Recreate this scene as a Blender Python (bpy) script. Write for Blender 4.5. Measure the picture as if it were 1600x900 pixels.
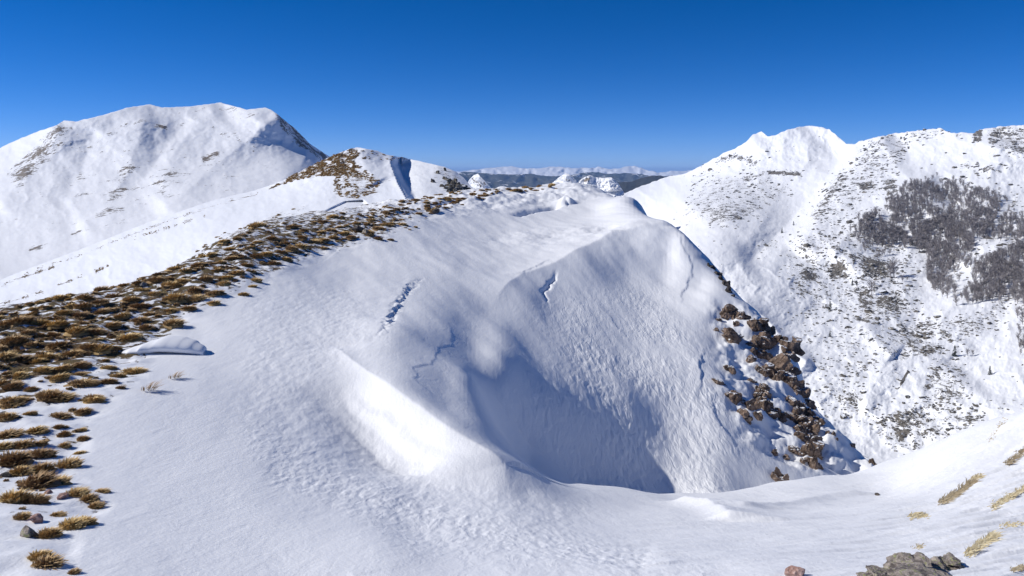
import bpy, math, random, time
import numpy as np
T0 = time.time()
def log(*a): print('[%.1fs]' % (time.time()-T0), *a)
R = math.radians
for o in list(bpy.data.objects): bpy.data.objects.remove(o)
sc = bpy.context.scene
COL = sc.collection

# ------------------------------------------------------------------ camera
F = 1256.0            # focal length in pixels of a 1600-wide picture
CX, HY = 800.0, 268.0 # picture centre, horizon row
cam = bpy.data.cameras.new('camera'); co = bpy.data.objects.new('camera', cam); COL.objects.link(co)
cam.sensor_width = 36; cam.lens = 36*F/1600; cam.shift_y = -(450-HY)/1600.0
cam.clip_start = 0.2; cam.clip_end = 120000
co.location = (0, 0, 0); co.rotation_euler = (R(90), 0, 0); sc.camera = co

# ------------------------------------------------------------------ sky and sun
SUN_EL, SUN_AZ = 35.5, -86.0      # azimuth clockwise from +Y (straight ahead); -90 = from the left
w = bpy.data.worlds.new('World'); sc.world = w; w.use_nodes = True
nt = w.node_tree; nt.nodes.clear()
wo = nt.nodes.new('ShaderNodeOutputWorld'); bg = nt.nodes.new('ShaderNodeBackground')
sky = nt.nodes.new('ShaderNodeTexSky'); sky.sky_type = 'NISHITA'; sky.sun_disc = False
sky.sun_elevation = R(SUN_EL); sky.sun_rotation = R(SUN_AZ)
sky.altitude = 2000; sky.air_density = 0.5; sky.dust_density = 0.0; sky.ozone_density = 4.0
hs = nt.nodes.new('ShaderNodeHueSaturation'); hs.inputs['Saturation'].default_value = 1.32; nt.links.new(sky.outputs[0], hs.inputs['Color'])
tn = nt.nodes.new('ShaderNodeMix'); tn.data_type = 'RGBA'; tn.blend_type = 'MULTIPLY'; tn.inputs[0].default_value = 1.0; tn.inputs[7].default_value = (1.0, 0.90, 1.08, 1)
nt.links.new(hs.outputs[0], tn.inputs[6]); nt.links.new(tn.outputs[2], bg.inputs[0]); nt.links.new(bg.outputs[0], wo.inputs[0])
bg.inputs[1].default_value = 0.107
sl = bpy.data.lights.new('sun', 'SUN'); sl.energy = 4.25; sl.angle = R(0.53); sl.color = (1.0, 0.965, 0.91)
so = bpy.data.objects.new('sun', sl); COL.objects.link(so)
a, e = R(SUN_AZ), R(SUN_EL)
sd = np.array([math.sin(a)*math.cos(e), math.cos(a)*math.cos(e), math.sin(e)])   # towards the sun
from mathutils import Vector, Matrix, noise as mnoise
so.rotation_euler = Vector(sd).to_track_quat('Z', 'Y').to_euler()
sc.view_settings.view_transform = 'Standard'; sc.view_settings.look = 'None'
sc.view_settings.exposure = 0.0; sc.view_settings.gamma = 1.0
sc.render.engine = 'CYCLES'
sc.cycles.max_bounces = 6; sc.cycles.diffuse_bounces = 3; sc.cycles.volume_bounces = 1
sc.cycles.use_adaptive_sampling = True

# ------------------------------------------------------------------ numeric helpers
def _hash(ix, iy, seed):
    h = (ix.astype(np.int64)*374761393 + iy.astype(np.int64)*668265263 + seed*1442695041) & 0xffffffff
    h = ((h ^ (h >> 13))*1274126177) & 0xffffffff
    return (h ^ (h >> 16)) & 0xffff
def perlin(x, y, seed=0):
    x = np.asarray(x, float); y = np.asarray(y, float)
    x0 = np.floor(x); y0 = np.floor(y); fx = x-x0; fy = y-y0
    u = fx*fx*fx*(fx*(fx*6-15)+10); v = fy*fy*fy*(fy*(fy*6-15)+10)
    def g(ix, iy, dx, dy):
        t = _hash(ix, iy, seed)*(2*math.pi/65536); return np.cos(t)*dx + np.sin(t)*dy
    a = g(x0, y0, fx, fy); b = g(x0+1, y0, fx-1, fy); c = g(x0, y0+1, fx, fy-1); d = g(x0+1, y0+1, fx-1, fy-1)
    return ((a*(1-u)+b*u)*(1-v) + (c*(1-u)+d*u)*v)*1.5
def fbm(x, y, octv=4, seed=0, gain=0.5, lac=2.03):
    s = 0; amp = 1; 
    for k in range(octv):
        s = s + amp*perlin(x, y, seed+k*17); x = x*lac+3.1; y = y*lac+1.7; amp *= gain
    return s
def sstep(a, b, x):
    t = np.clip((x-a)/(b-a), 0, 1); return t*t*(3-2*t)
def seg_dist(X, Y, pl):
    """distance, signed side (+ right of travel), and fraction along a polyline"""
    pl = np.asarray(pl, float); best = np.full(X.shape, 1e18); side = np.zeros(X.shape); al = np.zeros(X.shape)
    L = np.hypot(*(pl[1:]-pl[:-1]).T); cum = np.concatenate([[0], np.cumsum(L)]); tot = cum[-1]
    for k in range(len(pl)-1):
        ax, ay = pl[k]; dx, dy = pl[k+1]-pl[k]; l2 = dx*dx+dy*dy+1e-12
        t = np.clip(((X-ax)*dx+(Y-ay)*dy)/l2, 0, 1)
        qx = X-ax-t*dx; qy = Y-ay-t*dy; d = qx*qx+qy*qy
        m = d < best; best = np.where(m, d, best); side = np.where(m, np.sign(dy*(X-ax)-dx*(Y-ay)), side)
        al = np.where(m, (cum[k]+t*L[k])/tot, al)
    return np.sqrt(best), side, al
def in_poly(x, y, poly):
    x = np.asarray(x, float); y = np.asarray(y, float); r = np.zeros(x.shape, bool); n = len(poly)
    for i in range(n):
        x1, y1 = poly[i]; x2, y2 = poly[(i+1) % n]
        if y1 == y2: continue
        c = ((y1 > y) != (y2 > y)) & (x < (x2-x1)*(y-y1)/(y2-y1)+x1); r ^= c
    return r
def soft_poly(x, y, poly, soft):
    d, _, _ = seg_dist(x, y, list(poly)+[poly[0]])
    d = np.where(in_poly(x, y, poly), d, -d); return sstep(-soft, soft, d)
def tps_fit(P, val, lam=1e-4):
    P = np.asarray(P, float); n = len(P)
    d = np.hypot(P[:, None, 0]-P[None, :, 0], P[:, None, 1]-P[None, :, 1])
    K = d*d*np.log(d+1e-9); K[np.arange(n), np.arange(n)] = lam
    Q = np.hstack([np.ones((n, 1)), P]); A = np.block([[K, Q], [Q.T, np.zeros((3, 3))]])
    return P, np.linalg.solve(A, np.concatenate([val, np.zeros(3)]))
def tps_eval(model, x, y):
    P, c = model; out = c[-3]+c[-2]*x+c[-1]*y
    for k in range(len(P)):
        d2 = (x-P[k, 0])**2+(y-P[k, 1])**2; out = out+c[k]*0.5*d2*np.log(d2+1e-18)
    return out
def bil(G, fi, fj):
    i = np.clip(np.floor(fi).astype(int), 0, G.shape[0]-2); j = np.clip(np.floor(fj).astype(int), 0, G.shape[1]-2)
    a = fi-i; b = fj-j
    return G[i, j]*(1-a)*(1-b)+G[i+1, j]*a*(1-b)+G[i, j+1]*(1-a)*b+G[i+1, j+1]*a*b
def catmull(xs, ys, x):
    """smooth monotone-ish interpolation of a polyline given as y(x)"""
    return np.interp(x, xs, ys)

def grid_mesh(name, V, mat, attrs=None, smooth=True):
    n, m = V.shape[:2]
    me = bpy.data.meshes.new(name); me.vertices.add(n*m); me.vertices.foreach_set('co', V.reshape(-1).astype(np.float32))
    idx = np.arange(n*m).reshape(n, m)
    q = np.stack([idx[:-1, :-1], idx[1:, :-1], idx[1:, 1:], idx[:-1, 1:]], -1).reshape(-1, 4)
    me.loops.add(q.size); me.loops.foreach_set('vertex_index', q.reshape(-1).astype(np.int32))
    me.polygons.add(len(q)); me.polygons.foreach_set('loop_start', (np.arange(len(q))*4).astype(np.int32))
    me.polygons.foreach_set('use_smooth', np.full(len(q), smooth)); me.update(calc_edges=True)
    for k, A in (attrs or {}).items():
        at = me.attributes.new(k, 'FLOAT', 'POINT'); at.data.foreach_set('value', A.reshape(-1).astype(np.float32))
    me.materials.append(mat); o = bpy.data.objects.new(name, me); COL.objects.link(o); return o
def tri_mesh(name, V, Fc, mats, smooth=False, midx=None, attrs=None):
    me = bpy.data.meshes.new(name); V = np.asarray(V, np.float32); Fc = np.asarray(Fc, np.int32)
    me.vertices.add(len(V)); me.vertices.foreach_set('co', V.reshape(-1))
    k = Fc.shape[1]; me.loops.add(Fc.size); me.loops.foreach_set('vertex_index', Fc.reshape(-1))
    me.polygons.add(len(Fc)); me.polygons.foreach_set('loop_start', (np.arange(len(Fc))*k).astype(np.int32))
    me.polygons.foreach_set('use_smooth', np.full(len(Fc), smooth))
    for m in (mats if isinstance(mats, list) else [mats]): me.materials.append(m)
    if midx is not None: me.polygons.foreach_set('material_index', np.asarray(midx, np.int32))
    me.update(calc_edges=True)
    for kk, A in (attrs or {}).items():
        at = me.attributes.new(kk, 'FLOAT', 'POINT'); at.data.foreach_set('value', np.asarray(A, np.float32))
    return me
def tag(o, label=None, cat=None, group=None, kind=None):
    if label: o['label'] = label
    if cat: o['category'] = cat
    if group: o['group'] = group
    if kind: o['kind'] = kind
    return o
def place(name, me, loc, rot=(0, 0, 0), scl=(1, 1, 1), parent=None):
    o = bpy.data.objects.new(name, me); COL.objects.link(o); o.location = loc; o.rotation_euler = rot; o.scale = scl
    if parent: o.parent = parent
    return o

# ------------------------------------------------------------------ materials
class NT:
    def __init__(s, name):
        s.m = bpy.data.materials.new(name); s.m.use_nodes = True; s.t = s.m.node_tree; s.t.nodes.clear()
        s.out = s.n('ShaderNodeOutputMaterial'); s.b = s.n('ShaderNodeBsdfPrincipled'); s.l(s.b.outputs[0], s.out.inputs[0])
    def n(s, t, **k):
        x = s.t.nodes.new(t)
        for a, b in k.items(): setattr(x, a, b)
        return x
    def l(s, a, b): s.t.links.new(a, b)
    def val(s, x, sock):
        if isinstance(x, (int, float)): sock.default_value = x
        elif isinstance(x, tuple): sock.default_value = x if len(x) == 4 or sock.type == 'VECTOR' else (*x, 1)
        else: s.l(x, sock)
    def math(s, op, a, b=0.0, c=0.0, clamp=False):
        x = s.n('ShaderNodeMath', operation=op, use_clamp=clamp)
        for v, k in zip((a, b, c), x.inputs): s.val(v, k)
        return x.outputs[0]
    def mix(s, f, a, b):
        x = s.n('ShaderNodeMix', data_type='RGBA'); s.val(f, x.inputs[0]); s.val(a, x.inputs[6]); s.val(b, x.inputs[7]); return x.outputs[2]
    def coord(s, scale=(1, 1, 1), rot=(0, 0, 0)):
        c = s.n('ShaderNodeTexCoord'); mp = s.n('ShaderNodeMapping'); s.l(c.outputs['Object'], mp.inputs[0])
        mp.inputs['Scale'].default_value = scale; mp.inputs['Rotation'].default_value = rot; return mp.outputs[0]
    def noise(s, co, scale, detail=4, rough=0.55, dist=0.0):
        x = s.n('ShaderNodeTexNoise'); s.l(co, x.inputs['Vector']); x.inputs['Scale'].default_value = scale
        x.inputs['Detail'].default_value = detail; x.inputs['Roughness'].default_value = rough; x.inputs['Distortion'].default_value = dist
        return x.outputs[0]
    def attr(s, name): x = s.n('ShaderNodeAttribute', attribute_name=name); return x.outputs['Fac']
    def ss(s, x, a, b):
        r = s.n('ShaderNodeMapRange', interpolation_type='SMOOTHSTEP'); s.val(x, r.inputs[0])
        r.inputs[1].default_value = a; r.inputs[2].default_value = b; return r.outputs[0]
    def bump(s, h, dist, strength=1.0, nrm=None):
        b = s.n('ShaderNodeBump'); s.l(h, b.inputs['Height']); b.inputs['Distance'].default_value = dist; b.inputs['Strength'].default_value = strength
        if nrm is not None: s.l(nrm, b.inputs['Normal'])
        return b.outputs[0]
SNOW = (0.865, 0.875, 0.895)
def snow_near():
    m = NT('wind_packed_snow')
    co = m.coord(); g = m.attr('grass'); rough = m.attr('rough')
    fine = m.noise(co, 22, 4, 0.6); mid = m.noise(m.coord((1, 0.35, 1), (0, 0, R(25))), 2.6, 5, 0.6, 0.4)
    rip = m.noise(m.coord((1.0, 0.32, 0.32), (0, 0, R(-14))), 6.5, 4, 0.55, 0.6)
    h = m.math('ADD', m.math('MULTIPLY', fine, 0.006), m.math('MULTIPLY', mid, 0.018))
    h = m.math('ADD', h, m.math('MULTIPLY', m.math('MULTIPLY', rip, rough), 0.06))
    # soil and matted dead grass
    n1 = m.noise(co, 3.2, 6, 0.62); n2 = m.noise(co, 30, 4, 0.7)
    soil = m.mix(m.ss(n2, 0.35, 0.68), (0.10, 0.065, 0.035), (0.30, 0.20, 0.10))
    soil = m.mix(m.ss(m.noise(co, 1.3, 3), 0.45, 0.6), soil, (0.20, 0.15, 0.07))
    k = m.math('ADD', n1, m.math('MULTIPLY', g, 0.36))
    k = m.ss(m.math('ADD', k, m.math('MULTIPLY', n2, 0.08)), 0.76, 0.82)
    k = m.math('MULTIPLY', k, m.ss(g, 0.02, 0.15))
    sn = m.mix(m.noise(m.coord((1, .5, 1)), 0.4, 3), (0.865, 0.875, 0.895), (0.905, 0.91, 0.915))
    m.l(m.mix(k, sn, soil), m.b.inputs['Base Color'])
    m.val(m.math('ADD', 0.55, m.math('MULTIPLY', k, 0.4)), m.b.inputs['Roughness'])
    m.b.inputs['Specular IOR Level'].default_value = 0.25
    hh = m.math('ADD', h, m.math('MULTIPLY', m.math('MULTIPLY', k, m.math('SUBTRACT', n2, 0.9)), 0.12))
    m.l(m.bump(hh, 1.0), m.b.inputs['Normal']); return m.m
def snow_far(name, size, rock=((0.07, 0.06, 0.05), (0.22, 0.20, 0.17)), stretch=((1, 1, 1), (0, 0, 0)), bump=0.5, thr=0.78, snow=SNOW):
    """snow with rock showing through; size = metres of the main pattern"""
    m = NT(name); co = m.coord(stretch[0], stretch[1]); k = m.attr('rock')
    n1 = m.noise(co, 1.0/size, 7, 0.68); n2 = m.noise(co, 6.0/size, 5, 0.7); n3 = m.noise(m.coord(), 0.35/size, 4, 0.5)
    f = m.math('ADD', m.math('MULTIPLY', n1, 0.55), m.math('MULTIPLY', n2, 0.45))
    f = m.math('ADD', m.math('MULTIPLY_ADD', f, 1.7, -0.35), m.math('MULTIPLY', k, 0.40))
    msk = m.ss(f, thr, thr+0.05)
    rc = m.mix(m.ss(m.noise(m.coord(), 14.0/size, 4, 0.7), 0.35, 0.65), rock[0], rock[1])
    m.l(m.mix(msk, snow, rc), m.b.inputs['Base Color'])
    m.b.inputs['Roughness'].default_value = 0.7; m.b.inputs['Specular IOR Level'].default_value = 0.2
    h = m.math('ADD', m.math('MULTIPLY', n1, 1.0), m.math('MULTIPLY', msk, 0.35)); h = m.math('ADD', h, m.math('MULTIPLY', n3, 0.8))
    m.l(m.bump(h, size*bump), m.b.inputs['Normal']); return m.m
def rock_mat(name, c1, c2, c3, sc_=6.0, snow=True, lichen=None):
    m = NT(name); co = m.coord(); geo = m.n('ShaderNodeNewGeometry')
    n1 = m.noise(co, sc_, 6, 0.65); n2 = m.noise(co, sc_*5, 4, 0.7)
    c = m.mix(m.ss(n1, 0.38, 0.62), c1, c2); c = m.mix(m.ss(n2, 0.5, 0.75), c, c3)
    if lichen: c = m.mix(m.ss(m.noise(co, sc_*2.2, 5, 0.7), 0.55, 0.62), c, lichen)
    if snow:
        sep = m.n('ShaderNodeSeparateXYZ'); m.l(geo.outputs['True Normal'], sep.inputs[0])
        k = m.ss(m.math('ADD', sep.outputs[2], m.math('MULTIPLY', m.noise(co, sc_*.5, 4), 0.5)), 1.08, 1.16)
        c = m.mix(k, c, (0.86, 0.88, 0.91))
    m.l(c, m.b.inputs['Base Color']); m.b.inputs['Roughness'].default_value = 0.9; m.b.inputs['Specular IOR Level'].default_value = 0.2
    m.l(m.bump(m.math('ADD', n1, m.math('MULTIPLY', n2, 0.4)), 0.35/sc_), m.b.inputs['Normal']); return m.m
def blade_mat(name, dark, light, pale):
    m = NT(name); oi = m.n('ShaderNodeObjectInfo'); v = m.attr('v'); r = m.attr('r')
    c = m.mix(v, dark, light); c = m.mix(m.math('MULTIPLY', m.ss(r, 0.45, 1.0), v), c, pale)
    c2 = m.n('ShaderNodeHueSaturation'); m.l(c, c2.inputs['Color'])
    m.val(m.math('ADD', 0.70, m.math('MULTIPLY', oi.outputs['Random'], 0.6)), c2.inputs['Value'])
    m.val(m.math('ADD', 0.492, m.math('MULTIPLY', oi.outputs['Random'], 0.018)), c2.inputs['Hue'])
    m.l(c2.outputs[0], m.b.inputs['Base Color']); m.b.inputs['Roughness'].default_value = 0.75
    m.b.inputs['Specular IOR Level'].default_value = 0.2; return m.m
M_near = snow_near()

# ------------------------------------------------------------------ near terrain: one height field z(x, y) in front of the camera
# control points: picture column, picture row seen from the camera, distance ahead in metres -> a point of the ground
def PP(px, py, Y): return (px, (px-CX)/F, math.log(Y), (HY-py)/F*Y)
def PZ(px, Y, z): return (px, (px-CX)/F, math.log(Y), z)
pts = []
A = lambda *l: pts.extend(PP(*q) for q in l)
B = lambda *l: pts.extend(PZ(*q) for q in l)
# foreground
A((-200,900,5.6),(0,900,5.8),(200,900,6.0),(400,900,6.3),(600,900,6.4),(800,900,6.6),(1000,900,6.5),(1200,900,6.2),(1400,900,6.0),(1600,900,5.8),(1800,900,5.6))
B(*[(px,3.0,-2.35+(-.25 if 500<px<1000 else 0)) for px in (-200,200,600,1000,1400,1800)])
# left slope
A((-200,700,10.6),(0,700,10.8),(100,700,11),(200,700,11.2),(300,700,11.6),(400,700,12.2),(0,600,14.6),(100,600,14.8),(200,600,15),(300,600,15.5),(400,600,16.3),
  (0,530,19),(100,530,19.2),(200,520,20.4),(300,500,22.2),(400,500,22.7),(400,450,27),(500,500,23.5),(500,450,29),(500,400,36),(600,450,31),(600,400,37.5),(700,400,40),(700,350,50),
  (-200,545,20),(0,485,23),(100,462,25.5),(250,425,30),(330,385,37),(400,352,45),(500,335,52),(600,319,60),(700,303,68),(780,295,72),(850,291,75),(930,294,75),(800,350,54),(900,350,54),(800,400,43.5),(720,450,34),(600,500,24.6),(700,490,28.5))
A((450,650,14.7),(500,700,13.2),(500,800,9.2),(300,800,8.4),(100,800,7.8),(650,830,9.1),(800,810,10.2),(800,850,8.5),(600,850,7.6),(505,600,17.0),(594,692,14.4),(560,655,15.4),(640,728,13.2),(680,750,12.4),(740,766,11.9),(820,772,12.2),(600,765,11.1),(700,805,10.0),(700,850,8.4))
# behind the left crest
B((-300,45,-13),(0,32,-7.0),(0,45,-13),(0,70,-22),(250,42,-8.5),(250,70,-18),(400,60,-8),(400,90,-18),(600,80,-7.5),(600,120,-18),(780,95,-7),(850,95,-6),(850,125,-15),(930,92,-6),(930,120,-17),(700,90,-6.5))
# rim: saddle edge above the bowl
A((804,720,14.5),(845,744,14.9),(880,753,17.4),(900,756,18.1),(960,765,19.1),(1060,773,20),(1130,771,20.8),(1200,765,21.8),(1280,755,22.8),(1370,735,24))
A((900,790,12.6),(1000,850,9.2),(1050,800,13),(1000,790,14.5),(1150,800,13.6),(1150,850,9.2),(1250,800,13.2),(1250,850,9))
A((1200,773,18),(1280,764,18.5),(1130,778,17.5),(1060,781,17),(1370,748,19.5))
# right-hand slope
A((1370,790,13.5),(1400,850,8.8),(1400,760,18),(1450,703,22.4),(1500,680,21.6),(1550,660,20.8),(1600,641,20),(1700,600,18.5),(1850,560,16.5),(1500,760,14.2),(1500,820,9.7),(1600,760,12.3),(1600,820,9.2),(1600,700,15.8),(1750,750,11.6),(1750,680,14.4))
# behind the right slope
B((1450,29,-14),(1500,29,-14),(1600,27,-12.5),(1600,34,-19),(1850,22,-10),(1850,28,-15),(1450,45,-27),(1600,45,-28),(1850,40,-29),(1850,90,-62),(1600,90,-60),(1450,90,-58))
# bowl bottom (hidden) and its face
B((1060,21.6,-9.0),(1200,23.6,-10.2),(1300,25.5,-11.2),(960,21.2,-8.7),(900,20.8,-8.4),(840,20.4,-7.7),(800,20.4,-7.1))
for px, col in ((785,((505,30.5),(527,28),(555,25.3),(602,23),(660,21.3))), (825,((468,35),(511,31.5),(551,28),(592,25),(647,23),(712,21.5))), (870,((445,38.6),(488,35),(529,31.5),(573,28),(626,25),(715,22.4))),
    (920,((462,38),(500,35),(550,31.5),(597,28),(666,25),(743,22.8))), (980,((436,42),(477,38),(517,35),(571,31.5),(625,28),(703,25.2),(757,23.4))), (1040,((445,42),(488,38),(530,35),(584,31.5),(650,28.5),(725,25.6),(765,24))),
    (1130,((500,38),(548,35),(604,31.5),(672,28.3),(735,25.8))), (1200,((555,36.2),(612,32.6),(680,29.4),(745,26.6))), (1270,((655,32),(738,28)))):
    A(*[(px, py, Y+{}.get(px, 0)) for py, Y in col])
A((1045,398,45),(1040,347,48),(955,374,46.5),(905,408,42.2),(870,419,41),(815,442,37.8),(760,490,31.5),(1112,480,38.6),(1095,442,42),(1340,732,29.4))
# knoll silhouette on the right and what falls away behind it
A((1070,368,46.4),(1100,396,46),(1130,430,44.6),(1150,455,41.6),(1190,492,39.8),(1240,548,37.4),(1252,590,35.8),(1290,655,33),(1330,690,31.2),(1365,722,30))
B((1040,60,-6.5),(1040,80,-16),(1040,110,-34),(1100,51,-8.0),(1100,62,-16),(1100,90,-34),(1150,48,-9.5),(1190,43.5,-10.8),(1190,52,-20),(1250,39.8,-13),(1250,52,-25),(1330,34.5,-15.5),(1330,48,-28),(1250,100,-58),(1370,33.5,-16.5))
# plateau of the knoll
A((1000,330,56),(970,310,66),(1000,318,64),(930,330,60),(950,360,50.5),(860,320,63),(870,380,47))
# drift crest and the slab between it and the wall
A((540,563,19.2),(575,590,17.6),(610,610,16.4),(660,645,15.2),(700,676,14.2),(750,708,13.5),(790,732,13.0),(826,744,13.1),
  (600,535,20.6),(650,540,21.4),(620,510,23),(700,524,25),(700,560,21.9),(700,600,18.6),(700,640,16.2),
  (742,516,28),(742,550,25),(742,574,23),(743,600,20.0),(748,636,17.8),(758,668,16.0),(780,700,14.9))
arr = np.array([(p[1], p[2], p[3]) for p in pts])
KU = 2.6
fit = tps_fit(np.c_[arr[:, 0]*KU, arr[:, 1]], arr[:, 2]/np.exp(arr[:, 1]), 2e-4)
NU, NV = 1250, 1000
px_ax = np.concatenate([np.linspace(-260, -20, 60, endpoint=False), np.linspace(-20, 1620, NU-120), np.linspace(1620, 1860, 61)[1:]])
u_ax = (px_ax-CX)/F
vv = np.linspace(0, 1, NV); v_ax = np.log(3.2)+(np.log(128)-np.log(3.2))*(vv*0.9+0.1*(1-(1-vv)**2))
cu = np.linspace(u_ax[0], u_ax[-1], 320); cv = np.linspace(v_ax[0], v_ax[-1], 300)
CU, CV = np.meshgrid(cu, cv, indexing='ij'); SC = tps_eval(fit, CU*KU, CV)
U, Vv = np.meshgrid(u_ax, v_ax, indexing='ij')
S = bil(SC, (U-cu[0])/(cu[1]-cu[0]), (Vv-cv[0])/(cv[1]-cv[0]))
Yg = np.exp(Vv); Xg = U*Yg; Zg = S*Yg
log('near base')
def visible(Z):
    """first hit rows: running max of slope along each column"""
    s = Z/Yg; return np.maximum.accumulate(s, axis=1)
VM = visible(Zg)
def hit(px, py, VMx=None):
    """ray through a picture point -> (x, y, z) on the near ground, or None"""
    VMx = VM if VMx is None else VMx
    u = (px-CX)/F; s = (HY-py)/F; fi = np.interp(u, u_ax, np.arange(len(u_ax))); i = int(min(max(fi, 0), len(u_ax)-2)); a_ = fi-i
    col = VMx[i]*(1-a_)+VMx[i+1]*a_
    if col[-1] < s: return None
    j = int(np.searchsorted(col, s)); 
    if j == 0: return None
    t = (s-col[j-1])/(col[j]-col[j-1]+1e-12); v = v_ax[j-1]+t*(v_ax[j]-v_ax[j-1]); y = math.exp(v)
    return (u*y, y, s*y)
def zat(x, y):
    fi = np.interp(x/y, u_ax, np.arange(len(u_ax))); fj = np.interp(math.log(y), v_ax, np.arange(len(v_ax)))
    return float(bil(Zg, np.array(fi), np.array(fj)))
def W(pl):
    out = [hit(*p) for p in pl]; return [(o_[0], o_[1]) for o_ in out if o_ is not None]
PYg = HY-F*S
PXg = np.repeat(px_ax[:, None], NV, 1)
vis = (Zg/Yg >= VM-1e-4)
dz = np.zeros_like(Zg)
def local(pl, reach):
    P = np.array(pl); x0, y0 = P.min(0)-reach; x1, y1 = P.max(0)+reach
    return (Xg > x0) & (Xg < x1) & (Yg > y0) & (Yg < y1)
def step(pl_img, h, wl, wr=0.05, jag=0.0, seed=1, fade=0.12, world=None):
    """snow scarp: ground left of the line of travel is raised by h and eases out over wl; the right side drops sharply"""
    pl = world or W(pl_img)
    if len(pl) < 2: return
    m = local(pl, wl*3); d, s, al = seg_dist(Xg[m], Yg[m], pl); sd_ = d*s
    if jag: sd_ = sd_+jag*1.4*fbm(Xg[m]*1.1, Yg[m]*1.1, 4, seed, .6)
    f = sstep(0, fade, al)*sstep(0, fade, 1-al)
    fr = np.where(sd_ < 0, np.exp(-(np.abs(sd_)/wl)**1.3), 1-sstep(0, wr, sd_))
    dz[m] += h*f*fr
def trench(pl_img, h, w_, jag=0.0, seed=2, fade=0.15):
    pl = W(pl_img); m = local(pl, w_*4); d, s, al = seg_dist(Xg[m], Yg[m], pl)
    sd_ = d*s+(jag*1.4*fbm(Xg[m]*1.1, Yg[m]*1.1, 4, seed, .6) if jag else 0)
    dz[m] -= h*sstep(0, fade, al)*sstep(0, fade, 1-al)*np.exp(-(sd_/w_)**2)
# --- drift with its bright, sun-facing flank (travel: far -> near, left of travel = towards +x ...)
def flank(pl_img, h, wup, wdn, power=1.5, fade=0.1, world=None):
    pl = world or W(pl_img); m = local(pl, max(wup, wdn)*3); d, s, al = seg_dist(Xg[m], Yg[m], pl); sd_ = d*s
    f = sstep(0, fade, al)*sstep(0, fade*0.6, 1-al)
    dz[m] += h*f*np.where(sd_ < 0, np.exp(-(np.abs(sd_)/wup)**power), np.exp(-(np.abs(sd_)/wdn)**power))
ROUGH = np.zeros_like(Zg)
exec_features = True
if exec_features:
    # line of travel is picture-downwards; in world that is towards the camera, so its right-hand side (+) is picture-left
    crest = [((px-CX)/F*Y, Y) for px, Y in ((520,20.6),(540,19.2),(575,17.6),(610,16.4),(660,15.2),(700,14.2),(750,13.5),(790,13.0),(826,13.0))]
    off = lambda d_, a_=0, b_=99: [(x-.80*d_, y-.60*d_) for x, y in crest[a_:b_]]
    flank(None, 0.16, 0.9, 0.55, 1.0, 0.15, world=off(0))
    step_w = [(.40, 2, 8, .035), (.80, 2, 7, .03), (1.2, 3, 8, .03)]
    for q_, (dd_, a_, b_, hh_) in enumerate(step_w): step(None, -hh_, 0.45, 0.22, 0.05, 51+q_, 0.3, world=off(dd_, a_, b_))
    flank([(500,590),(520,620),(560,662),(620,708),(680,740)], -0.12, 0.7, 0.6, 2.0, 0.25)
    # cracks and scarps
    step([(668,432),(650,440),(636,456),(622,474),(612,492),(606,505),(597,514),(583,532)][::-1], 0.075, 1.2, 0.06, 0.16, 5, 0.3)
    trench([(668,430),(648,440),(634,458),(618,476),(612,496),(604,510),(584,534)], 0.03, 0.08, 0.16, 5)
    trench([(872,430),(862,446),(850,464),(852,474),(860,486)], 0.14, 0.09, 0.08, 2, .35)
    step([(1056,356),(1064,385),(1080,413),(1080,432),(1064,460),(1058,484)][::-1], 0.05, 1.0, 0.06, 0.08, 7, .3)
    step([(706,514),(704,538),(682,545),(680,560),(665,573),(645,578),(652,602),(668,615),(682,628)][::-1], 0.012, 0.4, 0.06, 0.05, 8, 0.06)
    step([(1104,538),(1094,560),(1095,590),(1092,630)][::-1], 0.06, 0.8, 0.08, 0.08, 9, .4)
    step([(1108,600),(1118,650),(1150,700),(1152,725)][::-1], 0.05, 0.8, 0.08, 0.1, 10, .4)
    step([(935,475),(955,500),(980,530),(1005,560)][::-1], 0.02, 0.4, 0.05, 0.08, 11, .4)
    trench([(800,338),(830,330),(862,325),(880,316)], 0.30, 0.35, 0.08)
    flank([(872,322),(884,316),(892,320)], 0.5, 0.5, 0.5)
    # lip of the knoll
    flank([(1046,350),(1000,362),(955,374),(905,398),(868,422),(815,440),(780,466),(762,486)][::-1], 0.42, 2.4, 2.0, 1.0, 0.22)
    step([(780,440),(815,438),(835,428),(860,410)], 0.04, 0.7, 0.12, 0.1, 12, .3)
    flank([(1000,318),(1030,335),(1046,352),(1075,378),(1105,405)], 0.10, 0.8, 0.6)
    # nose of the drift
    # glints: small raised waves on the saddle
    flank([(1060,785),(1100,792),(1125,802),(1145,815)], 0.16, 0.7, 0.25)
    flank([(1140,800),(1200,795),(1290,778),(1360,770)], 0.10, 0.6, 0.25)
    # foreground slab edge at the very bottom
    step([(508,899),(512,893),(545,893),(560,899)], 0.008, 0.3, 0.05)
# wind ripples as real relief
near_w = 1-sstep(30, 70, Yg)
bowl = soft_poly(PXg, PYg, [(850,600),(870,500),(1000,480),(1090,520),(1130,620),(1180,730),(1230,770),(1050,800),(900,790),(760,660)], 70)*(Yg > 22)
warp = fbm(Xg*.35, Yg*.35, 2, 40)*0.6
rip = fbm(Xg*3.6+warp*2, Yg*1.3+Zg*1.2, 3, 21, 0.6)
bowl = bowl*np.clip(.75+.9*fbm(Xg*.25+3, Yg*.25, 2, 41), .15, 1.3); dz += bowl*rip*0.026
rut = soft_poly(PXg, PYg, [(380,640),(460,690),(560,740),(700,800),(900,850),(1100,880),(1100,900),(820,890),(640,860),(560,810),(430,760),(380,700)], 25)*(Yg < 21)
dz += rut*fbm(Xg*8, Yg*3.0, 2, 22, 0.6)*0.0045
core = seg_dist(PXg, PYg, [(440,740),(560,770),(680,800),(760,830),(880,850),(1000,872)])[0]
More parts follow.
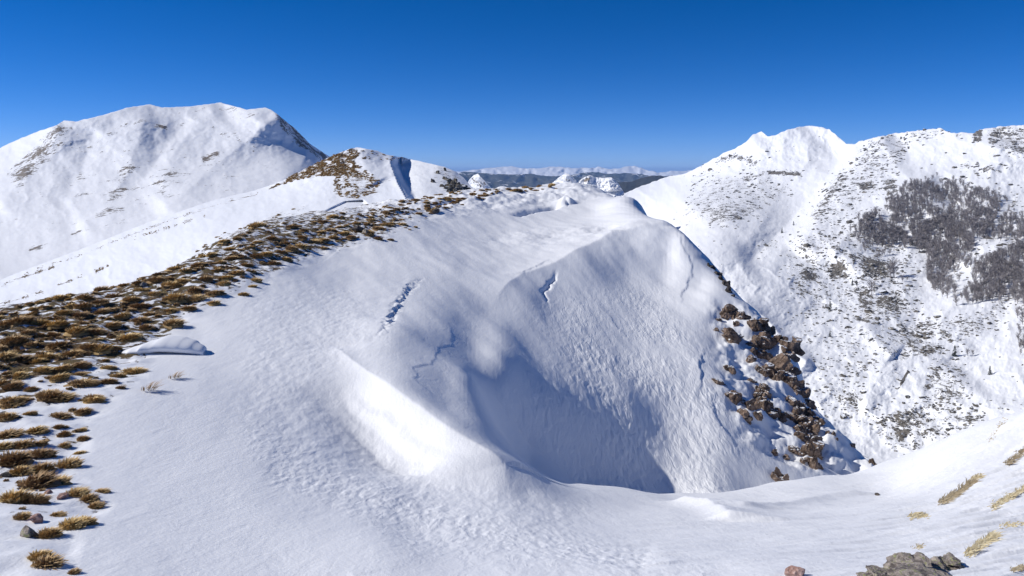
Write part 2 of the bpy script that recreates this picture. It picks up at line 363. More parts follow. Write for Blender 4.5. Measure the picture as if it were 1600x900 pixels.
dz += (Yg < 20)*np.exp(-(core/22)**2)*(fbm(Xg*9, Yg*5, 2, 23, 0.6)*0.008-0.03)
mot = soft_poly(PXg, PYg, [(380,450),(560,430),(600,540),(500,600),(700,740),(900,790),(900,850),(560,800),(380,680)], 40)*(Yg < 30)
dz += mot*fbm(Xg*4.5, Yg*2.4, 3, 24, 0.6)*0.009
# long soft sastrugi
c_, s_ = math.cos(R(20)), math.sin(R(20)); xr = Xg*c_+Yg*s_; yr = -Xg*s_+Yg*c_
dz += fbm(xr*0.45, yr*0.16, 3, 31)*0.04*np.clip(Yg/25, .35, 1.6)
rs = soft_poly(PXg, PYg, [(1050,775),(1370,740),(1500,680),(1640,600),(1900,560),(1900,920),(1000,920),(950,850)], 40)*(Yg < 26)
c_, s_ = math.cos(R(62)), math.sin(R(62))
slopew = sstep(1250, 1650, PXg)
th = Yg+(-0.34*Xg)
dz += rs*(np.abs(fbm(Xg*.34+2, th*1.9, 4, 33, 0.55))*-0.065*(0.6+slopew))
# hummocks under the grass and knoll irregularity
gpoly = [(-260,1000),(60,905),(110,890),(125,835),(170,790),(120,745),(150,650),(215,600),(240,545),(300,500),(345,470),(420,440),(500,400),(610,372),(650,350),(700,322),(760,308),(868,296),(870,285),(600,300),(380,330),(200,420),(-260,540)]
G = soft_poly(PXg, PYg, gpoly, 14)*(Yg > 4.5)
topd = soft_poly(PXg, PYg, [(-260,700),(0,640),(60,600),(230,560),(300,470),(420,420),(600,370),(640,330),(400,330),(0,470),(-260,540)], 30)
G = G*(0.30+0.45*topd); G = np.where(Yg > 80, 0, G)
dz += G*fbm(Xg*1.1, Yg*1.1, 3, 35)*0.14
far_g = sstep(40, 60, Yg)*(1-soft_poly(PXg, PYg, [(560,385),(1050,345),(1000,300),(760,330),(640,350)], 10))
dz += far_g*fbm(Xg*.5, Yg*.5, 4, 36)*0.25
cliff = soft_poly(PXg, PYg, [(1115,480),(1190,485),(1260,560),(1370,725),(1200,775),(1130,600)], 18)*(Yg > 28)*(Yg < 60)
dz += cliff*fbm(Xg*0.9, Yg*0.9+Zg*.6, 4, 37)*0.22
Zg = Zg+dz; VM = visible(Zg)
V = np.stack([Xg, Yg, Zg], -1)
ROUGH = np.clip(bowl*1.0+rut*0.25+0.12, 0, 1)
near = grid_mesh('snow_ground', V, M_near, {'grass': G, 'rough': ROUGH}); tag(near, kind='structure')
log('near terrain')

# ------------------------------------------------------------------ mountains: surfaces whose distance is given where the picture shows them
def relief(name, skyl, bottom, D, mat, nx=500, ny=260, ridges=(), masks=(), noise=(0.012, 60, 5), seed=3, back=0.25, drop=0.30, sky_noise=1.0, dark=(), post=None):
    sx = [q[0] for q in skyl]; sy = [q[1] for q in skyl]
    px = np.linspace(sx[0], sx[-1], nx); top = np.interp(px, sx, sy)
    top = top+perlin(px/7.0, px*0+.5, seed)*sky_noise+perlin(px/2.6, px*0+7.5, seed+1)*sky_noise*0.45
    bot = np.interp(px, [q[0] for q in bottom], [q[1] for q in bottom])
    t = np.linspace(0, 1, ny); PX = np.repeat(px[:, None], ny, 1); PY = bot[:, None]+(top-bot)[:, None]*t[None]
    f = tps_fit(np.array([(q[0]/400, q[1]/200) for q in D]), np.log([q[2] for q in D]), 1e-3)
    LY = tps_eval(f, PX/400, PY/200)
    for pl, amp, w1, w2 in ridges:                      # nearer by amp (a fraction) along a spur; w1/w2: falloff left / right in the picture
        d, s, al = seg_dist(PX, PY, pl); left = s*(1 if pl[-1][1] > pl[0][1] else -1) < 0
        g = np.where(left, np.exp(-(d/w1)**1.4), np.exp(-(d/w2)**1.4)); LY -= amp*g*sstep(0, .12, al)*sstep(0, .12, 1-al)
    LY += noise[0]*(np.abs(fbm(PX/noise[1], PY/noise[1]*1.3, int(noise[2]), seed+5, 0.52))*1.6-0.4)
    for poly, dep, soft in dark:                        # pockets whose face turns away from the sun
        LY += dep*soft_poly(PX, PY, poly, soft)
    if post: LY = post(PX, PY, LY)
    Y = np.exp(LY); P = np.stack([(PX-CX)/F*Y, Y, (HY-PY)/F*Y], -1)
    rows = []
    for k in range(1, 7):                               # the far side, falling away behind the skyline
        q = P[:, -1].copy(); g = 1+back*k/6; q[:, 0] *= g; q[:, 1] *= g
        q[:, 2] = P[:, -1, 2]-drop*P[:, -1, 1]*back*(k/6)**1.15; rows.append(q)
    Pf = np.concatenate([P, np.stack(rows, 1)], 1)
    K = np.zeros_like(PX)
    for poly, amt, soft in masks:
        if amt >= 0: K = np.maximum(K, amt*soft_poly(PX, PY, poly, soft))
        else: K = K*(1+amt*soft_poly(PX, PY, poly, soft))
    Kf = np.concatenate([K]+[K[:, -1:]]*6, 1)
    o = grid_mesh(name, Pf, mat, {'rock': Kf}); tag(o, kind='structure')
    def at(x, y):
        i = (x-px[0])/(px[1]-px[0]); b = np.interp(x, px, bot); tp = np.interp(x, px, top); j = (y-b)/(tp-b)*(ny-1)
        if not (0 <= i <= nx-1 and 0 <= j <= ny-1): return None
        g = float(bil(Y, np.array(i), np.array(j))); return Vector(((x-CX)/F*g, g, (HY-y)/F*g))
    return o, at
def band(pl, w_):
    """polygon around a polyline"""
    pl = np.array(pl, float); d = np.gradient(pl, axis=0); n = np.stack([-d[:, 1], d[:, 0]], 1); n /= np.linalg.norm(n, axis=1)[:, None]
    return [tuple(q) for q in np.concatenate([pl+n*w_/2, (pl-n*w_/2)[::-1]])]

# big rounded mountain on the left
M_left = snow_far('snow_with_pale_rock', 30, ((0.10, 0.085, 0.07), (0.30, 0.25, 0.20)), bump=0.035, thr=0.71)
left_mtn, at_left = relief('rounded_mountain',
  [(-420,330),(-200,285),(-60,250),(0,231),(30,217),(60,205),(88,196),(100,188),(118,190),(160,180),(200,168),(235,163),(255,168),(300,166),(345,160),(362,165),(385,171),(415,168),(425,172),(440,184),(460,200),(485,225),(512,243),(540,262),(600,300),(680,330)],
  [(-420,560),(0,520),(300,450),(680,360)],
  [(-400,330,1100),(-200,285,1150),(0,231,1200),(100,188,1180),(235,163,1280),(345,160,1330),(425,170,1220),(512,243,1260),(600,300,1300),
   (0,330,850),(100,300,900),(200,280,960),(300,260,1020),(400,250,1060),(450,270,960),(0,400,600),(150,360,680),(300,320,750),(420,300,820),(560,320,820),(0,450,400),(300,400,480),(600,350,600),(-400,540,260),(0,520,280),(680,350,600)],
  M_left, 620, 320,
  ridges=[([(100,190),(70,235),(30,285),(-10,330)], .022, 30, 34), ([(235,165),(215,220),(195,280),(160,330),(110,360)], .03, 36, 40),
          ([(345,162),(300,200),(265,250),(250,300)], .022, 34, 30), ([(425,170),(395,215),(330,262),(290,300),(240,340)], .036, 42, 38), ([(425,172),(455,210),(490,240),(508,250)], .018, 22, 6),
          ([(150,200),(130,260),(90,330)], -.012, 24, 26), ([(300,180),(262,225),(225,280),(150,330),(90,370)], -.015, 24, 24)],
  masks=[(band([(100,195),(85,215),(60,240),(45,262),(20,285)], 30), .62, 14), ([(45,235),(95,215),(92,240),(50,262),(28,285)], .55, 9), (band([(165,330),(185,300),(195,265),(205,245)], 30), .42, 14),
         (band([(245,300),(255,285),(275,262)], 22), .48, 10), (band([(315,250),(330,245),(342,240)], 10), .75, 5), (band([(240,196),(262,198)], 8), .7, 5), (band([(430,172),(450,200),(480,228),(510,250)], 16), .62, 5),
         (band([(330,222),(350,212),(370,205)], 12), .42, 8), (band([(110,365),(150,358),(200,342)], 10), .5, 5), (band([(148,338),(195,325)], 12), .42, 6), (band([(45,390),(65,386)], 6), .5, 4),
         ([(90,190),(240,165),(430,170),(430,260),(250,330),(60,350)], .17, 30), (band([(130,215),(160,195)], 14), .4, 8), (band([(300,175),(350,170),(400,180)], 10), .32, 6)],
  noise=(0.006, 90, 5), back=.5, sky_noise=.6)
# foothill with the brown grass and the wind lips, and its long snow flank down to the left
M_hill = snow_far('snow_with_tawny_grass', 4.5, ((0.09, 0.055, 0.028), (0.24, 0.16, 0.085)), bump=0.03, thr=0.73, snow=(0.86,0.88,0.915))
def hill_post(PX, PY, LY):
    # snow lip: undercut face turned away from the sun
    lip = [(452,354),(478,344),(500,333),(520,326),(540,315),(567,313),(580,325)]
    d, s, al = seg_dist(PX, PY, lip); above = s > 0
    LY = LY-0.008*np.where(above, np.exp(-(d/9)**1.3), 0)*sstep(0, .3, al)
    face = soft_poly(PX, PY, [(452,355),(500,333),(540,314.5),(567,313),(582,327),(540,333),(495,338),(455,358)], 1.5)
    LY = LY+face*(0.002+0.032*np.clip((PX-450)/130, 0, 1))
    cr = [(608,246),(614,264),(622,286),(634,308)]; d, s, al = seg_dist(PX, PY, cr); right = s > 0
    LY = LY+np.where(right, 0.13*sstep(0, 13, d)*np.exp(-np.maximum(d-15, 0)/45), 0)*sstep(0, .25, al)-np.where(right, 0, 0.02*np.exp(-(d/8)**1.4))*sstep(0, .2, al)
    return LY
hill, at_hill = relief('foothill',
  [(-420,640),(-200,545),(0,438),(23,428),(133,387),(233,347),(333,313),(400,297),(440,283),(480,262),(520,243),(545,233),(558,230),(570,232),(590,236),(605,242),(635,247),(665,254),(695,261),(712,268),(725,278),(737,292),(748,300),(780,310),(900,330)],
  [(-420,760),(0,560),(300,480),(500,380),(600,345),(700,330),(900,345)],
  [(-400,640,120),(0,438,170),(133,387,195),(233,347,215),(333,313,235),(400,297,245),(480,262,255),(558,230,265),(635,247,262),(695,261,245),(737,292,225),(900,330,200),
   (0,480,110),(200,420,120),(330,370,130),(450,330,155),(520,300,185),(560,270,222),(620,290,190),(580,310,165),(690,290,200),(450,360,110),(560,335,125),(650,315,145),(0,550,75),(300,460,80),(600,345,110),(900,345,140)],
  M_hill, 760, 300,
  ridges=[([(560,231),(575,260),(590,290)], .03, 40, 30), ([(470,268),(500,262),(540,250)], .015, 20, 20)],
  masks=[([(420,296),(470,266),(515,243),(556,231),(563,240),(553,250),(560,268),(540,274),(490,276),(450,286)], .66, 4), ([(530,268),(560,262),(592,280),(592,300),(560,311),(524,306),(520,294)], .46, 5),
         ([(540,232),(610,240),(600,252),(568,256),(560,246)], .30, 8), ([(675,255),(712,268),(737,292),(736,300),(690,300),(672,280)], .36, 8),
         (band([(0,447),(133,396),(233,356),(333,321),(400,304)], 5), .40, 2), (band([(20,438),(60,425),(85,417)], 6), .5, 3), (band([(90,446),(150,424),(170,415)], 4), .40, 2), (band([(0,476),(70,455)], 5), .35, 3),
         (band([(300,400),(340,378),(400,352),(450,334),(480,324)], 15), .42, 7), ([(560,250),(700,265),(680,300),(600,300)], .16, 12)],
  noise=(0.008, 60, 5), back=.4, sky_noise=.5, post=hill_post)
# right-hand massif, with the valley side below
def seg_blob(x, y, rx, ry): return [(x+rx*math.cos(k*.7854), y+ry*math.sin(k*.7854)) for k in range(8)]
M_right = snow_far('snow_with_grey_rock', 20, ((0.055, 0.05, 0.043), (0.26, 0.235, 0.20)), stretch=((1.25, 0.55, 1.1), (0, 0, R(-38))), bump=0.018, thr=0.70)
RM = [ (band([(1120,252),(1150,245),(1185,256)], 10), .60, 5), (band([(1200,270),(1225,270),(1253,273)], 7), .85, 3), (band([(1160,285),(1180,275),(1195,272)], 10), .58, 5),
  ([(1090,270),(1200,270),(1240,300),(1180,345),(1110,350),(1060,335),(1080,300)], .33, 20), ([(1100,330),(1135,310),(1180,325),(1150,350),(1110,355)], .52, 10),
  (band([(1325,272),(1300,295),(1285,322),(1270,345)], 20), .58, 9), ([(1340,230),(1420,205),(1420,235),(1395,280),(1330,330),(1270,350),(1300,280)], .36, 14), ([(1335,285),(1365,280),(1368,296),(1345,300)], .72, 5),
  ([(1380,280),(1400,278),(1405,300),(1388,312),(1378,300)], .65, 6), ([(1340,215),(1470,200),(1500,212),(1440,225),(1360,240)], .34, 8), ([(1520,205),(1535,202),(1534,220),(1521,222)], .85, 3),
  ([(1540,200),(1600,194),(1640,200),(1640,250),(1580,240),(1545,225)], .50, 9), ([(1500,255),(1580,260),(1560,272),(1505,268)], .42, 6), (band([(1190,390),(1215,375)], 16), .3, 8),
  (seg_blob(1265,428,17,16), .62, 8), (seg_blob(1310,425,20,18), .66, 8), (seg_blob(1370,420,30,26), .66, 12), (seg_blob(1390,475,26,24), .66, 12), (seg_blob(1355,480,20,30), .45, 12),
  ([(1230,380),(1330,330),(1420,380),(1440,470),(1400,520),(1300,500),(1230,470)], .34, 20), ([(1400,500),(1480,500),(1560,480),(1570,505),(1480,540),(1420,560),(1395,545)], .50, 14), (band([(1480,520),(1530,500),(1570,478)], 20), .44, 8),
  (seg_blob(1455,545,22,9), .66, 6), ([(1270,560),(1380,545),(1400,610),(1360,660),(1290,640)], .32, 22), ([(1370,660),(1440,625),(1520,620),(1540,660),(1480,720),(1400,700)], .42, 16), (seg_blob(1452,604,9,5), .8, 3),
  (band([(1390,617),(1405,605),(1416,585),(1420,580)], 4), .98, 1.5), ([(1440,550),(1500,560),(1520,620),(1460,640)], .38, 14), (band([(1380,658),(1430,642)], 8), .5, 4), ([(1250,450),(1420,520),(1400,560),(1270,540),(1240,500)], .22, 18),
  ([(1350,330),(1480,275),(1600,300),(1600,470),(1480,470),(1400,400)], .20, 20), ([(1395,625),(1345,640),(1350,590),(1375,562),(1405,570),(1410,585)], -.9, 8),
  ([(1325,235),(1345,240),(1310,275),(1260,340),(1200,380),(1215,330),(1270,270)], -.75, 12), (seg_blob(1470,450,30,40), -.8, 12)]
RIGHT_D = [(940,330,2200),(985,300,2500),(1050,276,2600),(1130,240,2350),(1190,206,2200),(1265,197,2120),(1300,205,2000),(1330,225,1880),(1440,203,1650),(1600,195,1400),(1850,200,1200),(2150,240,1100),
   (1000,340,2050),(940,345,2050),(1080,330,1500),(1150,330,1350),(1230,300,1600),(1100,400,950),(1180,400,950),(1280,300,1450),(1250,380,1050),(1180,480,740),(1100,480,800),(1000,480,850),(1180,560,620),(1000,560,660),(1260,480,760),(1260,560,600),(1180,660,500),(1300,650,500),(1400,720,430),(1400,640,490),(1400,560,580),(1350,480,740),(1350,400,950),
   (1400,330,1130),(1450,280,1280),(1450,400,900),(1450,480,700),(1550,280,1200),(1550,400,830),(1550,480,660),(1550,560,540),(1600,640,440),(1800,400,720),(1800,600,430),(2100,500,480),(1000,700,480),(1400,800,330),(2100,800,260),(940,800,400)]
right_mtn, at_right = relief('valley_massif',
  [(925,345),(950,315),(985,298),(1010,288),(1040,277),(1075,270),(1095,259),(1130,240),(1150,231),(1165,222),(1176,211),(1190,205),(1199,213),(1212,211),(1230,203),(1250,198),(1270,196),(1295,202),(1308,212),(1322,224),(1335,225),(1345,220),(1360,217),(1400,208),(1440,203),(1470,200),(1485,208),(1500,207),(1521,208),(1530,202),(1560,198),(1600,195),(1700,188),(1850,198),(2000,225),(2150,250)],
  [(925,760),(1200,790),(1500,790),(2150,860)], RIGHT_D, M_right, 1100, 560,
  ridges=[([(1265,198),(1230,240),(1180,290),(1120,350)], .022, 60, 55), ([(1190,206),(1150,250),(1090,300),(1060,330)], .025, 30, 40), ([(1400,208),(1340,255),(1300,295),(1275,350),(1240,400)], .06, 26, 70), ([(1470,276),(1410,300),(1370,330),(1330,360),(1290,410)], .04, 18, 60),
          ([(1330,228),(1290,280),(1230,350),(1160,420)], -.05, 30, 22), ([(1500,400),(1440,480),(1420,540)], -.03, 40, 40), ([(1560,210),(1540,300),(1500,380)], .03, 50, 50), ([(1150,460),(1200,500),(1235,545),(1275,575)], .03, 20, 8),
          ([(1405,565),(1375,580),(1358,620),(1352,655)], .010, 9, 30), ([(1345,500),(1380,540),(1400,560)], .02, 20, 20), ([(1600,420),(1560,500),(1500,600)], -.03, 50, 60)],
  masks=RM, noise=(0.008, 75, 6), back=.3, sky_noise=1.1)
log('mountains')
# snowy hummocks in the gap
M_mid = snow_far('snow_with_scattered_rock', 14, ((0.09, 0.075, 0.06), (0.30, 0.25, 0.20)), bump=0.02, thr=0.78)
relief('snowy_hummock', [(700,325),(716,305),(727,294),(733,281),(740,274),(747,271),(754,279),(768,294),(778,306),(790,325)], [(700,345),(790,345)], [(700,310,830),(747,271,800),(790,310,780),(700,345,700),(790,345,680)],
  M_mid, 120, 60, ridges=[([(747,271),(750,290),(752,310)], .02, 14, 14)], masks=[([(733,277),(754,274),(772,295),(738,302)], .52, 5)], noise=(.003, 14, 5), sky_noise=.4)
relief('snowy_hummocks', [(820,330),(846,300),(862,287),(872,278),(884,270),(893,274),(902,284),(912,278),(922,273),(930,277),(942,278),(955,277),(966,286),(976,302),(986,328)],
  [(820,345),(986,345)], [(820,320,1500),(884,270,1450),(920,275,1430),(955,276,1410),(1010,300,1380),(820,345,1300),(920,345,1260),(1010,345,1220)],
  M_mid, 260, 80, ridges=[([(884,270),(886,290),(888,310)], .02, 22, 20), ([(920,273),(918,290)], .012, 8, 10), ([(955,276),(957,300)], .012, 14, 14)],
  masks=[([(874,280),(886,272),(900,288),(884,294)], .50, 5), ([(903,283),(925,274),(920,288)], .8, 3), ([(945,285),(965,280),(970,300),(950,300)], .5, 5)], noise=(.003, 14, 5), sky_noise=.4)
M_dark = snow_far('dark_wooded_hill', 300, ((0.03, 0.035, 0.03), (0.08, 0.075, 0.06)), bump=.05, thr=0.2)
relief('dark_hill', [(930,300),(950,283),(962,285),(985,284),(1000,279),(1015,275),(1030,274),(1045,277),(1070,281),(1120,300)], [(930,320),(1120,320)], [(930,300,5200),(1030,275,6000),(1120,300,5600),(930,320,4600),(1120,320,4600)], M_dark, 120, 30, sky_noise=.4)
M_blue = snow_far('distant_forest_ridge', 900, ((0.035, 0.045, 0.035), (0.10, 0.095, 0.075)), bump=.02, thr=0.36)
relief('forested_range', [(-700,285),(300,280),(700,275),(725,268),(760,271),(800,273),(830,271),(860,276),(900,272),(925,268),(950,272),(975,270),(1000,272),(1030,276),(1080,272),(1300,280),(2300,285)], [(-700,330),(2300,330)], [(-700,285,14000),(700,272,14000),(1050,275,15000),(2300,285,14000),(-700,330,9000),(800,330,9000),(2300,330,9000)], M_blue, 900, 40, noise=(.03, 30, 4), sky_noise=.9)
M_alps = snow_far('distant_snow_range', 1200, ((0.05, 0.06, 0.05), (0.10, 0.10, 0.09)), bump=.02, thr=0.72)
relief('snow_range', [(-700,272),(600,268),(715,268),(745,265),(775,261),(800,260),(820,263),(850,262),(875,260),(900,263),(935,261),(955,265),(980,260),(990,259),(1005,264),(1030,270),(1055,267),(1080,267),(1300,268),(2300,272)], [(-700,300),(2300,300)], [(-700,272,26000),(900,264,26000),(2300,272,26000),(-700,300,21000),(800,300,21000),(2300,300,21000)], M_alps, 1500, 40, masks=[([(-700,290),(2300,290),(2300,320),(-700,320)], .9, 5), ([(-700,275),(2300,275),(2300,320),(-700,320)], .35, 4)], noise=(.012, 20, 4), sky_noise=1.2)
# plain far below, out to the horizon
gp = np.stack(np.meshgrid(np.linspace(-60000, 60000, 60), np.linspace(-20000, 60000, 40), indexing='ij')+[np.zeros((60, 40))], -1); gp[..., 2] = -900
gpl = grid_mesh('lowland', gp, M_blue, {'rock': np.full((60, 40), .5)}); tag(gpl, kind='structure')


# ------------------------------------------------------------------ air
hz = bpy.data.materials.new('haze_air'); hz.use_nodes = True; ht = hz.node_tree; ht.nodes.clear()
hv = ht.nodes.new('ShaderNodeVolumePrincipled'); ho = ht.nodes.new('ShaderNodeOutputMaterial'); ht.links.new(hv.outputs[0], ho.inputs['Volume'])
hv.inputs['Color'].default_value = (0.34, 0.57, 1.0, 1); hv.inputs['Density'].default_value = 2.8e-5; hv.inputs['Anisotropy'].default_value = 0.0
hx, hy0, hy1, hz0, hz1 = 62000, -21000, 61000, -905, 215
hb = tri_mesh('haze', [(sx*hx, y, z) for z in (hz0, hz1) for (sx, y) in ((-1, hy0), (1, hy0), (1, hy1), (-1, hy1))], [(0, 3, 2, 1), (4, 5, 6, 7), (0, 1, 5, 4), (1, 2, 6, 5), (2, 3, 7, 6), (3, 0, 4, 7)], hz)
tag(place('haze', hb, (0, 0, 0)), kind='stuff')

# ------------------------------------------------------------------ grass tufts
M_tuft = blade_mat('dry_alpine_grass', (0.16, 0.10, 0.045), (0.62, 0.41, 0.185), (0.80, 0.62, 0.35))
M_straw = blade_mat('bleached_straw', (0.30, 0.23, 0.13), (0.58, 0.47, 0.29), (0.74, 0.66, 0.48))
def blades_geo(rng, n, spread=.36, L=(.28, .6), wdt=.022, wind=(.35, .1), flat=.9, dome=True, elong=1.0):
    V, Fc, v_, r_ = [], [], [], []
    if dome:
        k = 12; base = len(V); V.append((0, 0, .17)); v_.append(.12); r_.append(.2)
        for ring, (rr, zz) in enumerate(((.22, .14), (.38, .06), (.47, -.06))):
            for i in range(k):
                a_ = 2*math.pi*i/k; q = rr*(1+rng.uniform(-.18, .18)); V.append((q*math.cos(a_)*elong, q*math.sin(a_), zz+rng.uniform(-.025, .025))); v_.append(.25+.3*rng.random()); r_.append(.2)
        for i in range(k):
            Fc.append((0, 1+i, 1+(i+1) % k))
            for ring in range(2):
                a0 = 1+ring*k+i; a1 = 1+ring*k+(i+1) % k; b0 = a0+k; b1 = a1+k; Fc += [(a0, b0, b1), (a0, b1, a1)]
    for _ in range(n):
        a_ = rng.random()*2*math.pi; rr = spread*math.sqrt(rng.random()); bx, by = rr*math.cos(a_)*elong, rr*math.sin(a_)
        bz = .13*(1-(rr/.45)**2)
        l = rng.uniform(*L)*(1.1-.5*rr/.4); az = a_+rng.gauss(0, .6); out = (.25+1.5*rr)*flat
        dx = math.cos(az)*out+wind[0]+rng.gauss(0, .12); dy = math.sin(az)*out+wind[1]+rng.gauss(0, .12)
        wx, wy = -dy, dx; q = math.hypot(wx, wy)+1e-6; wx, wy = wx/q, wy/q
        qa = rng.random()*math.pi; wx, wy = (wx+math.cos(qa)*.8, wy+math.sin(qa)*.8)
        w0 = wdt*rng.uniform(.6, 1.3); i0 = len(V); rv = rng.random()
        for t, ww in ((0, 1), (.5, .8)):
            zx = bz+l*(t-.45*t*t*(.6+out*.5)); cx_, cy_ = bx+dx*l*(t*.5+t*t*.5), by+dy*l*(t*.5+t*t*.5)
            for sg in (-1, 1): V.append((cx_+sg*wx*w0*ww, cy_+sg*wy*w0*ww, zx)); v_.append(.15+t*.9); r_.append(rv)
        t = 1; zx = bz+l*(t-.45*(.6+out*.5)); V.append((bx+dx*l, by+dy*l, zx)); v_.append(1); r_.append(rv)
        Fc += [(i0, i0+1, i0+3), (i0, i0+3, i0+2), (i0+2, i0+3, i0+4)]
    return np.array(V), np.array(Fc), np.array(v_), np.array(r_)
rng = random.Random(11)
TV = []
for k in range(9):
    g = blades_geo(rng, 420 if k < 6 else 240, elong=rng.uniform(.95, 1.35), wind=(rng.uniform(.0, .32), rng.uniform(-.15, .2)), L=(.22, .48))
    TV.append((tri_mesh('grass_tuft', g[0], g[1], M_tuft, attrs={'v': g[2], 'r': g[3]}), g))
LOW = [blades_geo(rng, 46, wdt=.05, L=(.22, .5)) for k in range(8)]
WV = []
for k in range(2):
    g = blades_geo(rng, 70, spread=.3, dome=False, L=(.3, .75), wind=(.5, .15), wdt=.012); WV.append(tri_mesh('grass_wisp', g[0], g[1], M_tuft, attrs={'v': g[2], 'r': g[3]}))
tuft_list = []   # (px, py, width px, tall factor, explicit)
for q in """19,629,40 81,623,52 146,627,34 9,655,38 45,648,28 93,652,36 129,645,32 128,673,17 100,681,28 12,682,48 56,674,40 34,697,42 61,695,28 99,698,25 123,709,24 19,722,58 62,713,48
31,740,46 65,736,44 106,729,42 56,760,70 87,757,44 22,784,60 52,786,44 120,772,38 137,782,36 149,793,28 158,769,26 34,810,30 89,806,28 112,824,44 130,818,36 75,838,44 72,884,54 62,872,40 115,896,22
270,508,36 294,482,27 266,486,24 219,480,34 273,469,42 240,461,28 269,448,38 304,456,30 335,460,30 333,475,24 380,461,22 399,440,22 394,448,16 427,413,30 228,513,28 200,529,40 141,544,42 160,548,42
93,541,46 50,540,32 31,563,44 31,588,32 97,578,38 92,592,36 125,572,30 125,586,22 67,582,36 58,567,28 129,600,42 169,597,30 184,589,24 208,582,38 188,607,17 146,624,34 96,624,42 73,617,40 20,606,36 48,610,26
18,634,36 38,626,20 22,535,48 5,600,36 4,700,34 70,560,40 110,556,34 8,560,40 150,520,34 175,510,32 120,520,38 90,510,40 60,508,40 30,505,44 5,512,40 190,495,30 160,488,34 130,480,36 100,490,34 220,455,30 205,470,30 180,465,34 245,440,30 285,440,28 320,438,28 350,445,26 340,425,26 310,415,28 290,425,28
370,428,26 385,415,26 360,405,26 400,402,26 415,398,24 440,395,24 455,390,22 470,386,24 490,380,24 505,376,20 520,372,22 535,366,22 548,372,18 560,362,20 575,366,22 590,358,20 600,352,20 612,350,16 505,388,16 445,406,22 330,398,20 345,412,20 470,372,20 500,364,20 530,356,18 556,350,18 580,345,18 610,375,14 590,374,20""".split():
    a_ = q.split(','); tuft_list.append((float(a_[0]), float(a_[1]), float(a_[2]), True))
dense = [(-30,500),(60,468),(150,445),(250,420),(330,388),(400,354),(500,340),(600,322),(640,330),(630,352),(560,372),(470,395),(400,425),(330,455),(300,480),(240,500),(210,520),(200,545),(120,560),(0,600),(-30,600)]
low_z = [(-30,600),(140,560),(210,570),(150,640),(120,720),(60,800),(-30,800)]
ridge_z = [(600,322),(640,312),(700,300),(770,292),(868,289),(872,296),(800,302),(740,310),(690,325),(640,340)]
sp = lambda poly: (min(p[0] for p in poly), max(p[0] for p in poly), min(p[1] for p in poly), max(p[1] for p in poly))
def scatter(poly, n, fsz, mind):
    x0, x1, y0, y1 = sp(poly); c = 0
    for _ in range(n*12):
        if c >= n: break
        x, y = rng.uniform(x0, x1), rng.uniform(y0, y1)
        if not bool(in_poly(x, y, poly)): continue
        w_ = fsz(x, y)*rng.choice((.5, .7, .85, 1.0, 1.1, 1.35))
        if any(abs(t[0]-x) < (t[2]+w_)*mind and abs(t[1]-y) < (t[2]+w_)*mind*.55 for t in tuft_list): continue
        if in_poly(x, y, [(178,528),(320,520),(325,560),(200,566)]): continue
        if perlin(np.array(x/38.), np.array(y/16.), 77) < -.12: continue
        tuft_list.append((x, y, w_, False)); c += 1
scatter(dense, 300, lambda x, y: max(13, (36-.035*x)), .33)
scatter(low_z, 40, lambda x, y: 22, .5)
scatter(ridge_z, 45, lambda x, y: 12, .33)
tuft_list.sort(key=lambda t: -t[2])
rest = []; cnt = 0
def tuft_label(x, y, w_):
    if abs(x-72) < 1: return 'large shaggy brown grass tuft nearest the camera at the bottom left', None
    if abs(x-62) < 1 and abs(y-872) < 1: return 'flattened grass tuft merging into the back of the large shaggy nearest tuft', None
    if abs(x-115) < 1 and y > 890: return 'tiny low grass tuft in the snow just right of the nearest large tuft', None
    if abs(x-270) < 1: return 'round golden brown tuft standing alone above the right end of the snow slab', None
    if abs(x-188) < 1 and abs(y-607) < 1: return 'thin flat tuft on open snow left of the pale wispy tuft', None
    if y > 795: return 'brown grass tuft beside the pink stone in the bottom left corner', 'grass tufts around the pink stone'
    if y > 728: return 'wide dark brown grass tuft among small dark stones at the lower left', 'grass tufts at the lower left'
    if y > 610: return 'separate brown grass tuft ringed by snow along the left edge', 'separate tufts in the snow on the left'
    if y > 545: return 'tawny grass tuft on snow left of and below the white snow slab', 'grass tufts left of the snow slab'
    if x < 240: return 'brown grass tuft in the thick carpet above the white snow slab', 'grass tufts above the snow slab'
    if x < 345: return 'brown grass tuft on the crest between the snow slab and the bare ridge', 'grass tufts in the middle of the crest'
    if x < 480: return 'brown grass tuft where the grassy band narrows along the snowy crest', 'grass tufts on the narrowing band'
    if x < 650: return 'olive brown grass tuft near the far end of the grassy band', 'grass tufts at the far end of the band'
    return 'small tan grass tuft on the far snowy ridge top below the horizon', 'grass tufts on the far ridge'
for (x, y, w_, ex) in tuft_list:
    h_ = hit(x, min(y, 1000))
    if h_ is None:
        h_ = hit(x, y+6)
        if h_ is None: continue
    if h_[1] > 95: continue
    size = w_/F*h_[1]
    if cnt < 298:
        me = TV[rng.randrange(9)][0]
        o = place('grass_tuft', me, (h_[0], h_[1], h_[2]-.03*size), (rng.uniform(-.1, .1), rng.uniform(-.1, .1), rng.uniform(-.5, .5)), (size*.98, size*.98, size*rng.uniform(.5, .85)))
        lb, gr = tuft_label(x, y, w_); tag(o, lb, 'grass tuft', gr); cnt += 1
    else: rest.append((h_, size))
for (x, y, w_, lb) in ((232, 611, 34, 'pale wispy grass tuft poking out of open snow below the snow slab'), (272, 592, 26, 'faint sparse grass wisp lying on the open snow under the slab')):
    h_ = hit(x, y); s_ = w_/F*h_[1]; tag(place('grass_tuft', WV[0], h_, (0, 0, .2), (s_, s_, s_*.8)), lb, 'grass tuft')
